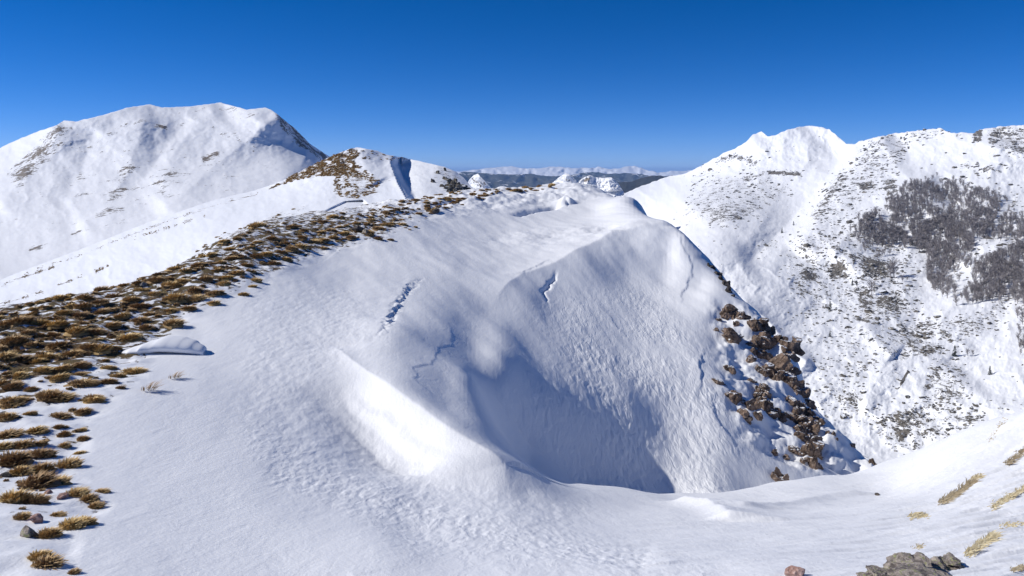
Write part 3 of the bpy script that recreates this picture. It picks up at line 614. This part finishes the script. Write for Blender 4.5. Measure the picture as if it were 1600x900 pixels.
# every smaller clump and the matted cover between: nobody could count it
def merge_clumps(name, items, mat, kindlabel=None):
    VV, FF, a1, a2 = [], [], [], []; off = 0
    for (loc, size) in items:
        g = LOW[rng.randrange(len(LOW))]; an = rng.uniform(-.6, .6); c, s_ = math.cos(an), math.sin(an)
        P = g[0]*[size, size, size*rng.uniform(.6, 1.0)]; P = np.stack([P[:, 0]*c-P[:, 1]*s_, P[:, 0]*s_+P[:, 1]*c, P[:, 2]], 1)+np.array(loc)
        VV.append(P); FF.append(g[1]+off); off += len(P); a1.append(np.clip(g[2]*rng.uniform(.7, 1.1), 0, 1)); a2.append(g[3])
    me = tri_mesh(name, np.concatenate(VV), np.concatenate(FF), mat, attrs={'v': np.concatenate(a1), 'r': np.concatenate(a2)})
    o = place(name, me, (0, 0, 0)); o['kind'] = 'stuff'; return o
def fill(poly, n, fsz, thr=-.05, sc1=30.):
    x0, x1, y0, y1 = sp(poly); out = []
    X_ = np.array([rng.uniform(x0, x1) for _ in range(n*3)]); Y_ = np.array([rng.uniform(y0, y1) for _ in range(n*3)])
    ok = in_poly(X_, Y_, poly) & (fbm(X_/sc1, Y_/(sc1*.42), 3, 78) > thr)
    for x, y in zip(X_[ok][:n], Y_[ok][:n]):
        if in_poly(x, y, [(178,528),(320,520),(325,560),(200,566)]): continue
        h_ = hit(x, y)
        if h_ and h_[1] < 95: out.append((h_, fsz(x, y)/F*h_[1]*rng.uniform(.5, 1.2)))
    return out
rest += fill(dense, 1000, lambda x, y: 15-.012*x, .02)
rest += fill(low_z, 60, lambda x, y: 12, .05)
rest += fill(ridge_z, 200, lambda x, y: 7, .0)
rest += fill([(560,340),(700,305),(790,300),(700,335),(640,360)], 90, lambda x, y: 8, .1)
merge_clumps('small_grass_clumps', rest, M_tuft)
hg = []
def hill_fill(poly, n, wpx, thr=0., sc1=14.):
    x0, x1, y0, y1 = sp(poly)
    for _ in range(n):
        x, y = rng.uniform(x0, x1), rng.uniform(y0, y1)
        if in_poly(x, y, poly) and fbm(np.array(x/sc1), np.array(y/sc1*1.5), 3, 79) > thr:
            p = at_hill(x, y)
            if p: hg.append((tuple(p), wpx*rng.uniform(.6, 1.3)/F*p.y))
hill_fill([(420,296),(470,266),(515,243),(556,231),(563,240),(553,250),(560,268),(540,274),(490,276),(450,286)], 4200, 4.6, -.3)
hill_fill([(525,268),(560,258),(592,280),(592,300),(560,311),(524,306),(520,294)], 1100, 4.4, -.05)
hill_fill([(290,400),(330,372),(400,345),(450,330),(470,324),(440,340),(400,356),(350,392),(300,412)], 900, 7, .05)
hill_fill([(560,232),(640,248),(600,252),(565,250)], 200, 4, .2)
for pl in ([(0,447),(60,420),(133,396),(233,356),(333,321),(410,300)], [(20,438),(60,425),(85,417)], [(90,446),(150,424),(170,415)], [(0,476),(70,455)], [(210,372),(330,335)]):
    for _ in range(240):
        k = rng.random()*(len(pl)-1); i = int(k); x = pl[i][0]+(pl[i+1][0]-pl[i][0])*(k-i); y = pl[i][1]+(pl[i+1][1]-pl[i][1])*(k-i)+rng.gauss(0, 1.2)
        if perlin(np.array(x/9.), np.array(.5), 80) < -.1: continue
        p = at_hill(x, y)
        if p: hg.append((tuple(p), 2.5*rng.uniform(.4, 1.2)/F*p.y))
merge_clumps('hill_grass', hg, M_tuft)
# bleached straw poking through the snow on the right
for (pl, n, L_, lb) in (([(1468,786),(1495,770),(1520,752)], 520, 20, 'long streak of bleached straw combed flat by the wind on the right slope'),
    ([(1515,752),(1530,744)], 110, 14, 'short rust brown straw clump at the upper end of the long straw streak'),
    ([(1420,807),(1448,806)], 160, 11, 'low pale straw clump on open snow above the grey rock'),
    ([(1508,868),(1530,852),(1552,838)], 460, 26, 'golden straw clump fanned out over snow right of the grey rock'),
    ([(1548,794),(1575,778),(1600,764)], 360, 13, 'brownish straw strip reaching the right edge of the picture at mid slope'),
    ([(1562,822),(1600,819)], 120, 7, 'thin straight line of straw near the right edge below the brownish strip'),
    ([(1572,725),(1600,704)], 200, 15, 'frosted pale straw at the right edge under the snow crest'),
    ([(1580,890),(1598,888)], 120, 12, 'small yellow green tuft at the bottom right corner'),
    ([(1546,690),(1556,672),(1572,652)], 90, 6, 'thin curved line of straw high on the right snow crest'),
    ([(1428,856),(1440,854)], 50, 8, 'sparse straw sprig directly behind the grey rock')):
    V_, F_, a1, a2 = [], [], [], []; c0 = None
    for _ in range(int(n*.95)):
        k = rng.random()*(len(pl)-1); i = int(k); x = pl[i][0]+(pl[i+1][0]-pl[i][0])*(k-i)+rng.gauss(0, 2.5); y = pl[i][1]+(pl[i+1][1]-pl[i][1])*(k-i)+rng.gauss(0, 2.2)
        h_ = hit(x, y)
        if not h_: continue
        if c0 is None: c0 = np.array(h_)
        b = np.array(h_)-c0; l = L_/F*h_[1]*rng.uniform(.4, .95); az = rng.gauss(.5, .5); dx, dy, up = math.cos(az)*.9, math.sin(az)*.6, rng.uniform(.04, .30)
        w0 = .0035*h_[1]/8; i0 = len(V_); rv = rng.random()
        for t in (0, .5): 
            for sg in (-1, 1): V_.append(b+[dx*l*t-dy*sg*w0*1.3, dy*l*t+dx*sg*w0*1.3, l*(up*t+.25*t-.2*t*t)+sg*w0*.5]); a1.append(.3+t); a2.append(rv)
        V_.append(b+[dx*l, dy*l, l*(up+.05)]); a1.append(1); a2.append(rv); F_ += [(i0, i0+1, i0+3), (i0, i0+3, i0+2), (i0+2, i0+3, i0+4)]
    if c0 is None: continue
    o = place('straw_clump', tri_mesh('straw_clump', V_, F_, M_straw, attrs={'v': np.clip(a1, 0, 1), 'r': a2}), c0); tag(o, lb, 'dry grass')
log('grass', cnt, len(rest), len(hg))

# ------------------------------------------------------------------ rocks
def ico(sub):
    import bmesh
    bm = bmesh.new(); bmesh.ops.create_icosphere(bm, subdivisions=sub, radius=1); bm.verts.ensure_lookup_table()
    V_ = np.array([v.co[:] for v in bm.verts]); F_ = np.array([[v.index for v in f.verts] for f in bm.faces]); bm.free(); return V_, F_
ICO = {k: ico(k) for k in (2, 3, 4, 5)}
def crag(rg, sub=3, cuts=14, rough=.06, depth=(.45, .85)):
    V_, F_ = ICO[sub]; V_ = V_.copy()
    for _ in range(cuts):
        n = np.array([rg.gauss(0, 1) for _ in range(3)]); n /= np.linalg.norm(n); d = rg.uniform(*depth)
        q = V_@n-d; V_ -= np.outer(np.maximum(q, 0), n)
    o_ = rg.random()*50; N = fbm(V_[:, 0]*2.5+o_, V_[:, 1]*2.5+V_[:, 2]*1.9, 3, 5); N2 = fbm(V_[:, 0]*6+o_, V_[:, 2]*6+V_[:, 1]*3, 2, 9)
    V_ *= (1+rough*N+rough*.6*N2)[:, None]; return V_, F_
def rotm(rg):
    from mathutils import Euler
    return np.array(Euler((rg.uniform(-.6, .6), rg.uniform(-.6, .6), rg.uniform(0, 6.28))).to_matrix())
M_out = rock_mat('rust_brown_crag', (0.085, 0.058, 0.043), (0.26, 0.185, 0.14), (0.40, 0.32, 0.26), 2.2)
M_grey = rock_mat('grey_mountain_rock', (0.07, 0.062, 0.052), (0.20, 0.18, 0.15), (0.30, 0.28, 0.24), .25)
M_grey2 = rock_mat('lichened_grey_stone', (0.14, 0.12, 0.11), (0.42, 0.36, 0.31), (0.60, 0.55, 0.50), 12, snow=False, lichen=(0.32, 0.33, 0.16))
M_pink = rock_mat('pink_limestone', (0.35, 0.20, 0.16), (0.62, 0.42, 0.36), (0.72, 0.56, 0.50), 9, snow=False)
M_darkst = rock_mat('dark_stone', (0.04, 0.036, 0.034), (0.12, 0.10, 0.09), (0.2, 0.18, 0.16), 9, snow=False)
def outcrop(name, chunks, lb, mat, surf, seed, sub=4, emb=.30, org=(0, 0), k=1., grow=1.0, dep=1.0, cat='rock outcrop'):
    rg = random.Random(seed); root = None; c0 = None; single = len(chunks) == 1; chunks = list(chunks)
    if len(chunks) > 12 and k > 1:
        for _ in range(len(chunks)*2):
            a_ = rg.choice(chunks[:]); near_ = sorted(chunks, key=lambda c: (c[0]-a_[0])**2+(c[1]-a_[1])**2)[1:4]; b_ = rg.choice(near_); t_ = rg.uniform(.3, .7)
            if len(chunks) < 85: chunks.append((a_[0]+(b_[0]-a_[0])*t_+rg.gauss(0, 5), a_[1]+(b_[1]-a_[1])*t_+rg.gauss(0, 5), rg.uniform(18, 34)))
    for (x, y, w_, *h) in chunks:
        px, py = org[0]+x/k, org[1]+y/k; wp = w_/k*grow; hp = (h[0]/k*grow if h else wp*.95)
        p = surf(px, py+hp*.12)
        if p is None: continue
        p = np.array(p); VV, FF = [], []; off = 0
        for q in range(4):
            ww = wp*(1 if q == 0 else rg.uniform(.5, .75)); s_ = ww/F*p[1]*.5
            V_, F_ = crag(rg, sub if q == 0 else sub-1, rough=.13, depth=(.35, .8)); V_ = V_@rotm(rg).T*[s_*1.15, s_*dep, s_*hp/wp*1.15]
            o_ = np.zeros(3) if q == 0 else np.array([rg.uniform(-.45, .45)*wp/F*p[1], rg.uniform(-.4, .1)*s_, rg.uniform(-.42, .38)*wp/F*p[1]])
            VV.append(V_+o_+[0, s_*emb, 0]); FF.append(F_+off); off += len(V_)
        me = tri_mesh('rock', np.concatenate(VV), np.concatenate(FF), mat)
        if single: o = place(name, me, p); tag(o, lb, cat); return o
        if root is None: c0 = p.copy(); root = place(name, None, c0); tag(root, lb, cat)
        place('rock', me, p-c0, parent=root)
    return root
O = dict(org=(1080, 460), k=2.8125, grow=1.5, emb=.12)
hs_ = lambda x, y: hit(x, y)
def hs2(x, y):
    for k in range(12):
        h_ = hit(x-k*1.2, y+k*1.5)
        if h_ and h_[1] < 62: return h_
    return None
outcrop('rock_outcrop', [(160,80,55),(200,95,42),(180,190,78),(155,165,40),(245,100,40),(285,130,60),(320,150,44),(335,165,50),(300,215,70),(260,215,40),(350,215,60),(395,200,44),(425,220,66),(430,255,50),(330,270,60),(290,255,40),(380,310,80),(350,345,60),(410,355,70),(385,365,50),(435,390,50),(440,350,40),(255,285,32),(300,335,30),(480,420,50),(455,400,40)],
  'large rust brown crag forming the steep right edge of the snowy knoll', M_out, hs2, 1, **O)
outcrop('rock_outcrop', [(200,445,70),(180,450,40),(225,520,45),(260,490,50),(240,545,30),(320,430,46),(310,415,40),(330,490,60),(380,510,40),(350,520,40),(400,540,40),(290,530,30),(270,380,28),(300,460,36)],
  'broken brown outcrop left of centre below the largest crag on the knoll', M_out, hs2, 2, **O)
outcrop('rock_outcrop', [(435,465,45),(470,495,50),(460,530,45),(500,560,60),(480,600,50),(530,600,60),(510,640,50),(540,650,60),(555,700,50,66),(545,745,40,60),(520,690,44,60),(550,570,40),(515,480,40),(530,530,40)],
  'tall narrow brown buttress running down to the shaded snow on the knoll', M_out, hs2, 3, **O)
for (ch, lb) in (([(125,385,42)], 'small brown rock alone at the left fringe of the knoll crags'), ([(175,330,34)], 'small brown rock just above the one at the left fringe of the crags'), ([(120,110,20)], 'tiny brown rock at the upper left tip of the largest crag'),
    ([(105,155,20)], 'tiny brown rock lowest at the upper left tip of the largest crag'), ([(465,685,45)], 'snow crusted rock at the left foot of the tall buttress'), ([(493,735,26)], 'small rock under the snow crusted one at the buttress foot'),
    ([(375,800,50,76)], 'pointed brown rock standing at the snow rim below the crags'), ([(370,700,30)], 'snow plastered grey rock between the crags and the rim'), ([(410,715,26)], 'smaller plastered rock right of the other grey one above the rim'),
    ([(600,605,16)], 'left of three small dark rocks in the blue shade right of the buttress'), ([(625,612,18)], 'middle of three small dark rocks in the blue shade right of the buttress'), ([(640,635,12)], 'lowest of three small dark rocks in the blue shade right of the buttress'),
    ([(705,660,22)], 'dark rock on the right skyline of the knoll above its tip'), ([(800,740,26,40)], 'dark rock at the very right tip of the knoll')):
    outcrop('rock', ch, lb, M_out, hs2, len(lb), cat='rock', **O)
outcrop('rock_outcrop', [(1112,417,12),(1120,427,14),(1127,436,13),(1133,444,16),(1140,455,16),(1145,462,10)], 'thin line of dark rock along the upper right skyline of the knoll', M_darkst, hs2, 5, sub=3)
outcrop('rock_outcrop', [(695,266,8),(683,270,11),(678,284,11),(697,280,14),(704,286,16),(712,284,14),(716,291,18),(725,292,16),(700,294,18),(708,299,20),(694,291,12),(722,299,16),(733,296,10)], 'dark stepped crag with snow ledges at the right end of the foothill', M_grey, lambda x, y: at_hill(x, y), 6, sub=3)
# stones in the grass, bottom left
for (x, y, w_, m_, lb) in ((58, 815, 24, M_pink, 'pink stone among grass tufts in the bottom left corner'), (70, 832, 14, M_pink, 'small orange pink stone just below the larger pink stone'), (97, 778, 17, M_pink, 'flat pale pink stone in the lower left grass'), (76, 771, 12, M_pink, 'small whitish pink stone left of the flat pale pink one'),
    (80, 742, 20, M_darkst, 'dark stone with snow at its side near the left edge'), (45, 838, 34, M_grey2, 'low grey stone half under snow below the pink stone'), (9, 745, 20, M_darkst, 'dark stone at the left edge of the picture'), (271, 550, 9, M_darkst, 'little dark stone under the front edge of the snow slab'),
    (222, 447, 16, M_grey2, 'pale grey stone on the grassy crest beside a snow patch'), (560, 362, 22, M_darkst, 'dark stone at the far end of the olive grass band'), (572, 366, 16, M_grey2, 'grey stone right of the dark stone at the far end of the grass'), (680, 332, 16, M_darkst, 'dark flat stone on the snowy plateau past the grass band'), (1371, 774, 10, M_darkst, 'tiny dark stone on the snow saddle near the right tip of the knoll'),
    (1240, 899, 40, M_pink, 'reddish rock cut by the bottom edge right of centre')):
    h_ = hit(x, y); 
    if not h_: continue
    s_ = w_/F*h_[1]*.5; rg = random.Random(int(x)); V_, F_ = crag(rg, 4, rough=.07); V_ = V_*[s_*1.1, s_*.9, s_*.75]
    tag(place('stone', tri_mesh('stone', V_, F_, m_), (h_[0], h_[1], h_[2]+s_*.25), (0, 0, rg.random()*6)), lb, 'stone')
outcrop('grey_rock', [(1385,896,50,18),(1405,889,46,20),(1425,888,64,24),(1450,894,70,22),(1470,888,56,20),(1490,884,50,16),(1372,903,50,16),(1440,905,90,22)], 'flat lichened grey rock at the bottom edge on the right', M_grey2, hs_, 8, sub=5, emb=.2, dep=1.3, cat='rock')
# white slab of drifted snow with an undercut front
M_slab = snow_far('slab_snow', 1.5, thr=5.0, bump=.01)
h0 = np.array(hit(250, 556)); sc_w = h0[1]/F
top_o = [(186,549),(196,540),(212,533),(232,527),(255,525),(280,526),(298,530),(306,533),(310,537)]
bot_o = [(186,550),(200,556),(216,557),(225,552),(240,549),(260,547),(280,545),(300,541),(310,539)]
nx_, ny_ = 60, 26; Vs = np.zeros((nx_, ny_, 3))
for i in range(nx_):
    x = 186+124*i/(nx_-1); t_ = i/(nx_-1); yt = np.interp(x, *zip(*top_o)); yb = np.interp(x, *zip(*bot_o))
    thick = (.27*math.sin(math.pi*min(1, t_*.92+.06))**.4)*(0.45+.55*min(1, t_*2.2))+.02; depth = .9*math.sin(math.pi*(t_*.9+.05))**.7
    bx = (x-250)*sc_w
    yfront = -(yb-556)*sc_w*1.2
    for j in range(ny_):
        a_ = -math.pi*.30+math.pi*1.1*j/(ny_-1)     # from under the lip over the top to the back
        Vs[i, j] = (bx+.02*math.sin(i*.7), yfront+depth*.5-depth*.5*math.cos(a_)+(.10*thick/.2 if j < 3 else 0), max(-.12, thick*(.72+.62*math.sin(a_))-.02))
Vs += [0, 0, .0]
sl_o = grid_mesh('snow_slab', Vs[:, ::-1], M_slab, {'rock': np.zeros((nx_, ny_))}); sl_o.location = h0+np.array([0, 0, -.06])
gz = [zat(h0[0]+x, h0[1]) for x in (-.8, .7)]; sl_o.rotation_euler[1] = -math.atan2(gz[1]-gz[0], 1.5)
tag(sl_o, 'thick white slab of drifted snow with a shaded undercut front beside the grass', 'snow slab')
# scattered boulders on the valley side
K_poly = [q for q in RM]
def rock_density(x, y):
    k = np.zeros_like(x)
    for poly, amt, soft in K_poly:
        k = np.maximum(k, amt*soft_poly(x, y, poly, soft)) if amt >= 0 else k*(1+amt*soft_poly(x, y, poly, soft))
    return k
nr = np.random.RandomState(4); RX = nr.uniform(1045, 1625, 56000); RY = nr.uniform(200, 725, 56000)
dn = rock_density(RX, RY)*(fbm(RX/22, RY/22, 3, 61)*.9+.75)+.012
keep = (nr.rand(len(RX)) < dn*.95) & (fbm(RX/7, RY/7, 2, 62) > -.25); RX, RY = RX[keep], RY[keep]
WR = np.exp(nr.normal(.72, .48, len(RX)))*(0.8+.35*sstep(1100, 1400, RX)); order = np.argsort(-WR)
VAR = []
for k in range(8):
    V_, F_ = crag(random.Random(k+40), 2, 10, .15); VAR.append((V_*[1.0, .9, .62], F_))
BM = [tri_mesh('boulder', v, f, M_grey) for v, f in VAR]
def zone(x, y):
    if x < 1215 and y < 360: return ('dark boulder poking through snow below the twin summits', 'boulders below the twin summits')
    if y < 270: return ('dark boulder near the long crest at the upper right', 'boulders along the right crest')
    if x < 1330 and y < 400: return ('grey boulder on the spur left of the bare forest', 'boulders on the spur left of the forest')
    if y < 400: return ('grey boulder in the snow around the upper forest edge', 'boulders around the upper forest')
    if y < 530: return ('grey boulder on the rough slope below the bare forest', 'boulders below the forest')
    if x < 1400: return ('small grey boulder on the valley floor beyond the knoll crags', 'boulders beyond the knoll crags')
    return ('grey boulder in the field of stones above the near snow crest', 'boulders above the near snow crest')
nb = 0; VV, FF, off = [], [], 0; rg = random.Random(9)
for i in order:
    x, y = RX[i], RY[i]; p = at_right(x, y)
    if p is None: continue
    s_ = WR[i]*.5/F*p.y*1.5; k = rg.randrange(8)
    if nb < 296:
        o = place('boulder', BM[k], p, (rg.uniform(-.3, .3), rg.uniform(-.3, .3), rg.random()*6.28), (s_*1.2, s_, s_)); l_, g_ = zone(x, y); tag(o, l_, 'boulder', g_); nb += 1
    else:
        V_ = VAR[k][0]@rotm(rg).T*[s_*1.2, s_, s_]+np.array(p); VV.append(V_); FF.append(VAR[k][1]+off); off += len(V_)
tag(place('scattered_rocks', tri_mesh('scattered_rocks', np.concatenate(VV), np.concatenate(FF), M_grey), (0, 0, 0)), kind='stuff')
log('rocks', nb, len(VV))

# ------------------------------------------------------------------ bare winter trees
def bark(name, a_, b_):
    m = NT(name); oi = m.n('ShaderNodeObjectInfo'); r_ = m.attr('r'); c = m.mix(r_, a_, b_); m.l(c, m.b.inputs['Base Color']); m.b.inputs['Roughness'].default_value = .9; return m.m
M_bare = bark('bare_beech_twigs', (0.15, 0.132, 0.13), (0.50, 0.46, 0.45)); M_fir = bark('dark_conifer', (0.012, 0.016, 0.012), (0.05, 0.055, 0.04))
def bare_tree(rg, n=30, twig=.14):
    """unit-height tree: trunk, limbs rising in an open oval crown, twigs"""
    V_, F_, r_ = [], [], []
    def spike(a_, b_, w0, w1, rv):
        a_, b_ = np.array(a_), np.array(b_); d = b_-a_; q = np.cross(d, [rg.gauss(0, 1), rg.gauss(0, 1), .2]); q /= np.linalg.norm(q)+1e-9; q2 = np.cross(d, q); q2 /= np.linalg.norm(q2)+1e-9; i0 = len(V_)
        for base, w_ in ((a_, w0), (b_, w1)):
            for an in (0, 2.09, 4.19): V_.append(base+(q*math.cos(an)+q2*math.sin(an))*w_*1.25); r_.append(rv)
        for k in range(3): F_.append((i0+k, i0+(k+1) % 3, i0+3+(k+1) % 3)); F_.append((i0+k, i0+3+(k+1) % 3, i0+3+k))
    tip = (rg.gauss(0, .04), rg.gauss(0, .04), .9); spike((0, 0, -.06), tip, .026, .006, rg.uniform(.1, .6))
    for _ in range(n):
        t = rg.uniform(.18, .85); s0 = np.array(tip)*t; az = rg.random()*6.28; l = (.20+.14*math.sin(math.pi*t))*rg.uniform(.7, 1.25)
        e0 = s0+np.array([math.cos(az)*l*.75, math.sin(az)*l*.75, l*rg.uniform(.5, 1.1)]); spike(s0, e0, .010, .004, rg.random())
        for _ in range(3):
            u_ = rg.uniform(.35, 1); b0 = s0+(e0-s0)*u_; a2 = az+rg.gauss(0, .9); l2 = twig*rg.uniform(.5, 1.2)
            e1 = b0+np.array([math.cos(a2)*l2*.7, math.sin(a2)*l2*.7, l2*rg.uniform(.1, .9)]); i0 = len(V_); sd_ = np.array([-math.sin(a2), math.cos(a2), .4])*.011
            V_.extend([b0-sd_, b0+sd_, e1]); rv = rg.random(); r_.extend([rv]*3); F_.append((i0, i0+1, i0+2))
    return np.array(V_), np.array(F_), np.array(r_)
def fir_tree(rg):
    V_, F_, r_ = [], [], []
    def tri(a_, b_, c_): i0 = len(V_); V_.extend([a_, b_, c_]); r_.extend([rg.random()]*3); F_.append((i0, i0+1, i0+2))
    for an in (0, 2.09, 4.19): tri((.02*math.cos(an), .02*math.sin(an), -.05), (.02*math.cos(an+2.09), .02*math.sin(an+2.09), -.05), (0, 0, .95))
    for k in range(90):
        t = (k+rg.random())/90; z = .08+.9*t; L_ = .24*(1-t)**.8+.02; az = rg.random()*6.28; e_ = (math.cos(az)*L_, math.sin(az)*L_, z-.10*(1-t)-.02); w_ = .035+.03*(1-t)
        tri((0, 0, z+.03), (e_[0]-math.sin(az)*w_, e_[1]+math.cos(az)*w_, e_[2]), (e_[0]+math.sin(az)*w_, e_[1]-math.cos(az)*w_, e_[2]))
    return np.array(V_), np.array(F_), np.array(r_)
rg = random.Random(21); BT = [bare_tree(rg, 52, .17) for _ in range(7)]; BTm = [tri_mesh('bare_tree', b[0], b[1], M_bare, attrs={'r': b[2]}) for b in BT]
FT = [fir_tree(rg) for _ in range(3)]; FTm = [tri_mesh('fir_tree', b[0], b[1], M_fir, attrs={'r': b[2]}) for b in FT]
main_f = [(1330,363),(1342,341),(1369,334),(1413,289),(1428,281),(1467,275),(1511,287),(1550,299),(1566,310),(1556,335),(1541,368),(1520,369),(1518,412),(1491,416),(1470,436),(1460,453),(1450,435),(1450,397),(1430,380),(1403,388),(1388,379),(1344,373)]
holes = [[(1458,316),(1470,314),(1482,328),(1476,336),(1462,330)], [(1364,338),(1395,328),(1400,336),(1368,344)], [(1466,362),(1474,368),(1480,380),(1470,382)], [(1404,338),(1436,340),(1436,344),(1404,344)]]
sec_f = [(1520,409),(1564,392),(1600,380),(1680,362),(1700,430),(1650,470),(1600,478),(1589,470),(1564,463),(1528,470),(1506,470),(1503,450),(1535,441),(1520,420)]
strip = [(1545,347),(1575,344),(1600,338),(1640,335),(1640,372),(1600,372),(1570,372),(1548,368)]
edge_f = [(1588,487),(1615,480),(1615,560),(1590,556)]
trees = []
def forest(poly, n, h_, lb, gr, dens=1.0):
    x0, x1, y0, y1 = sp(poly); k = 0; tries = 0
    while k < n and tries < n*8:
        tries += 1; x, y = rg.uniform(x0, x1), rg.uniform(y0, y1)
        if not in_poly(x, y, poly) or any(bool(in_poly(x, y, hh)) for hh in holes): continue
        if fbm(np.array(x/16.), np.array(y/12.), 3, 90) < -.30: continue
        trees.append((x+rg.gauss(0, 2.5), y+rg.gauss(0, 2.5)+h_*.35, h_*rg.uniform(.65, 1.25)*(1 if y > 330 else .8), lb, gr)); k += 1
forest(main_f, 1600, 12.5, 'bare grey brown tree in the main hillside forest', 'trees of the main forest')
forest(sec_f, 1050, 14, 'bare tree in the lower forest block cut by the right edge', 'trees of the lower forest')
forest(strip, 150, 12, 'bare tree in the narrow wood between the two forest blocks', 'trees of the narrow wood')
forest(edge_f, 30, 15, 'dark bare tree in the small grove at the right edge', 'trees of the right edge grove')
forest([(1540,295),(1575,310),(1600,340),(1560,345),(1550,320)], 26, 10, 'scattered bare tree right of the main forest top', 'scattered trees right of the main forest')
forest([(1440,380),(1462,400),(1460,455),(1500,470),(1500,440),(1470,430)], 40, 14, 'bare tree on the lower left fringe of the forest', 'trees on the lower forest fringe')
forest([(1370,345),(1330,380),(1370,400),(1400,395),(1420,385)], 50, 10, 'small bare tree straggling below the main forest left end', 'straggling trees below the forest')
uniq = []
for (x, y, h_, kind, lb) in ((1362, 461, 24, 0, 'lone dark bare tree on the rocky slope below the forest left end'), (1397, 434, 30, 0, 'largest clump of bare branches on the snow gully left bank'), (1391, 434, 24, 0, 'second bare tree hugging the left side of the largest gully tree'), (1410, 440, 12, 0, 'small bare tree right below the largest gully tree'),
    (1494, 477, 19, 0, 'isolated round bare tree in front of the forest bottom edge'), (1480, 466, 24, 0, 'bare tree at the lowest tip of the forest left block'), (1297, 485, 15, 1, 'small dark conifer above the valley boulders beyond the knoll'), (1332, 446, 10, 1, 'tiny dark conifer left of the lone bare tree'), (1339, 445, 8, 1, 'tiniest conifer just right of another tiny one'),
    (1492, 556, 17, 1, 'small dark conifer beside a grey bush on the open snow'), (1547, 585, 14, 1, 'short dark conifer alone on the snow at the lower right'), (1297, 526, 10, 1, 'tiny dark conifer low on the slope past the knoll crags'), (1222, 364, 9, 1, 'tiny lone conifer in the snow basin left of the spur'), (1512, 556, 12, 0, 'low grey bush right of the small dark conifer'), (1520, 556, 10, 0, 'outer grey bush farther right of the small conifer'), (1240, 352, 7, 1, 'tiny conifer right of the lone one in the snow basin')):
    p = at_right(x, y)
    if p is None: continue
    s_ = h_/F*p.y; o = place('fir_tree' if kind else 'bare_tree', (FTm if kind else BTm)[rg.randrange(3)], p, (0, 0, rg.random()*6), (s_*1.1, s_*1.1, s_)); tag(o, lb, 'tree')
trees.sort(key=lambda t: -t[2]); VV, FF, RR, off, nt_ = [], [], [], 0, 0
for (x, y, h_, lb, gr) in trees:
    p = at_right(x, y)
    if p is None: continue
    s_ = h_/F*p.y; k = rg.randrange(7)
    if nt_ < 280:
        o = place('bare_tree', BTm[k], p, (0, 0, rg.random()*6.28), (s_*.95, s_*.95, s_)); tag(o, lb, 'tree', gr); nt_ += 1
    else:
        an = rg.random()*6.28; c, q = math.cos(an), math.sin(an); P = BT[k][0]*[s_*.95, s_*.95, s_]; P = np.stack([P[:, 0]*c-P[:, 1]*q, P[:, 0]*q+P[:, 1]*c, P[:, 2]], 1)+np.array(p)
        VV.append(P); FF.append(BT[k][1]+off); off += len(P); RR.append(BT[k][2])
tag(place('forest', tri_mesh('forest', np.concatenate(VV), np.concatenate(FF), M_bare, attrs={'r': np.concatenate(RR)}), (0, 0, 0)), kind='stuff')
log('done', nt_, len(VV), len(bpy.data.objects))
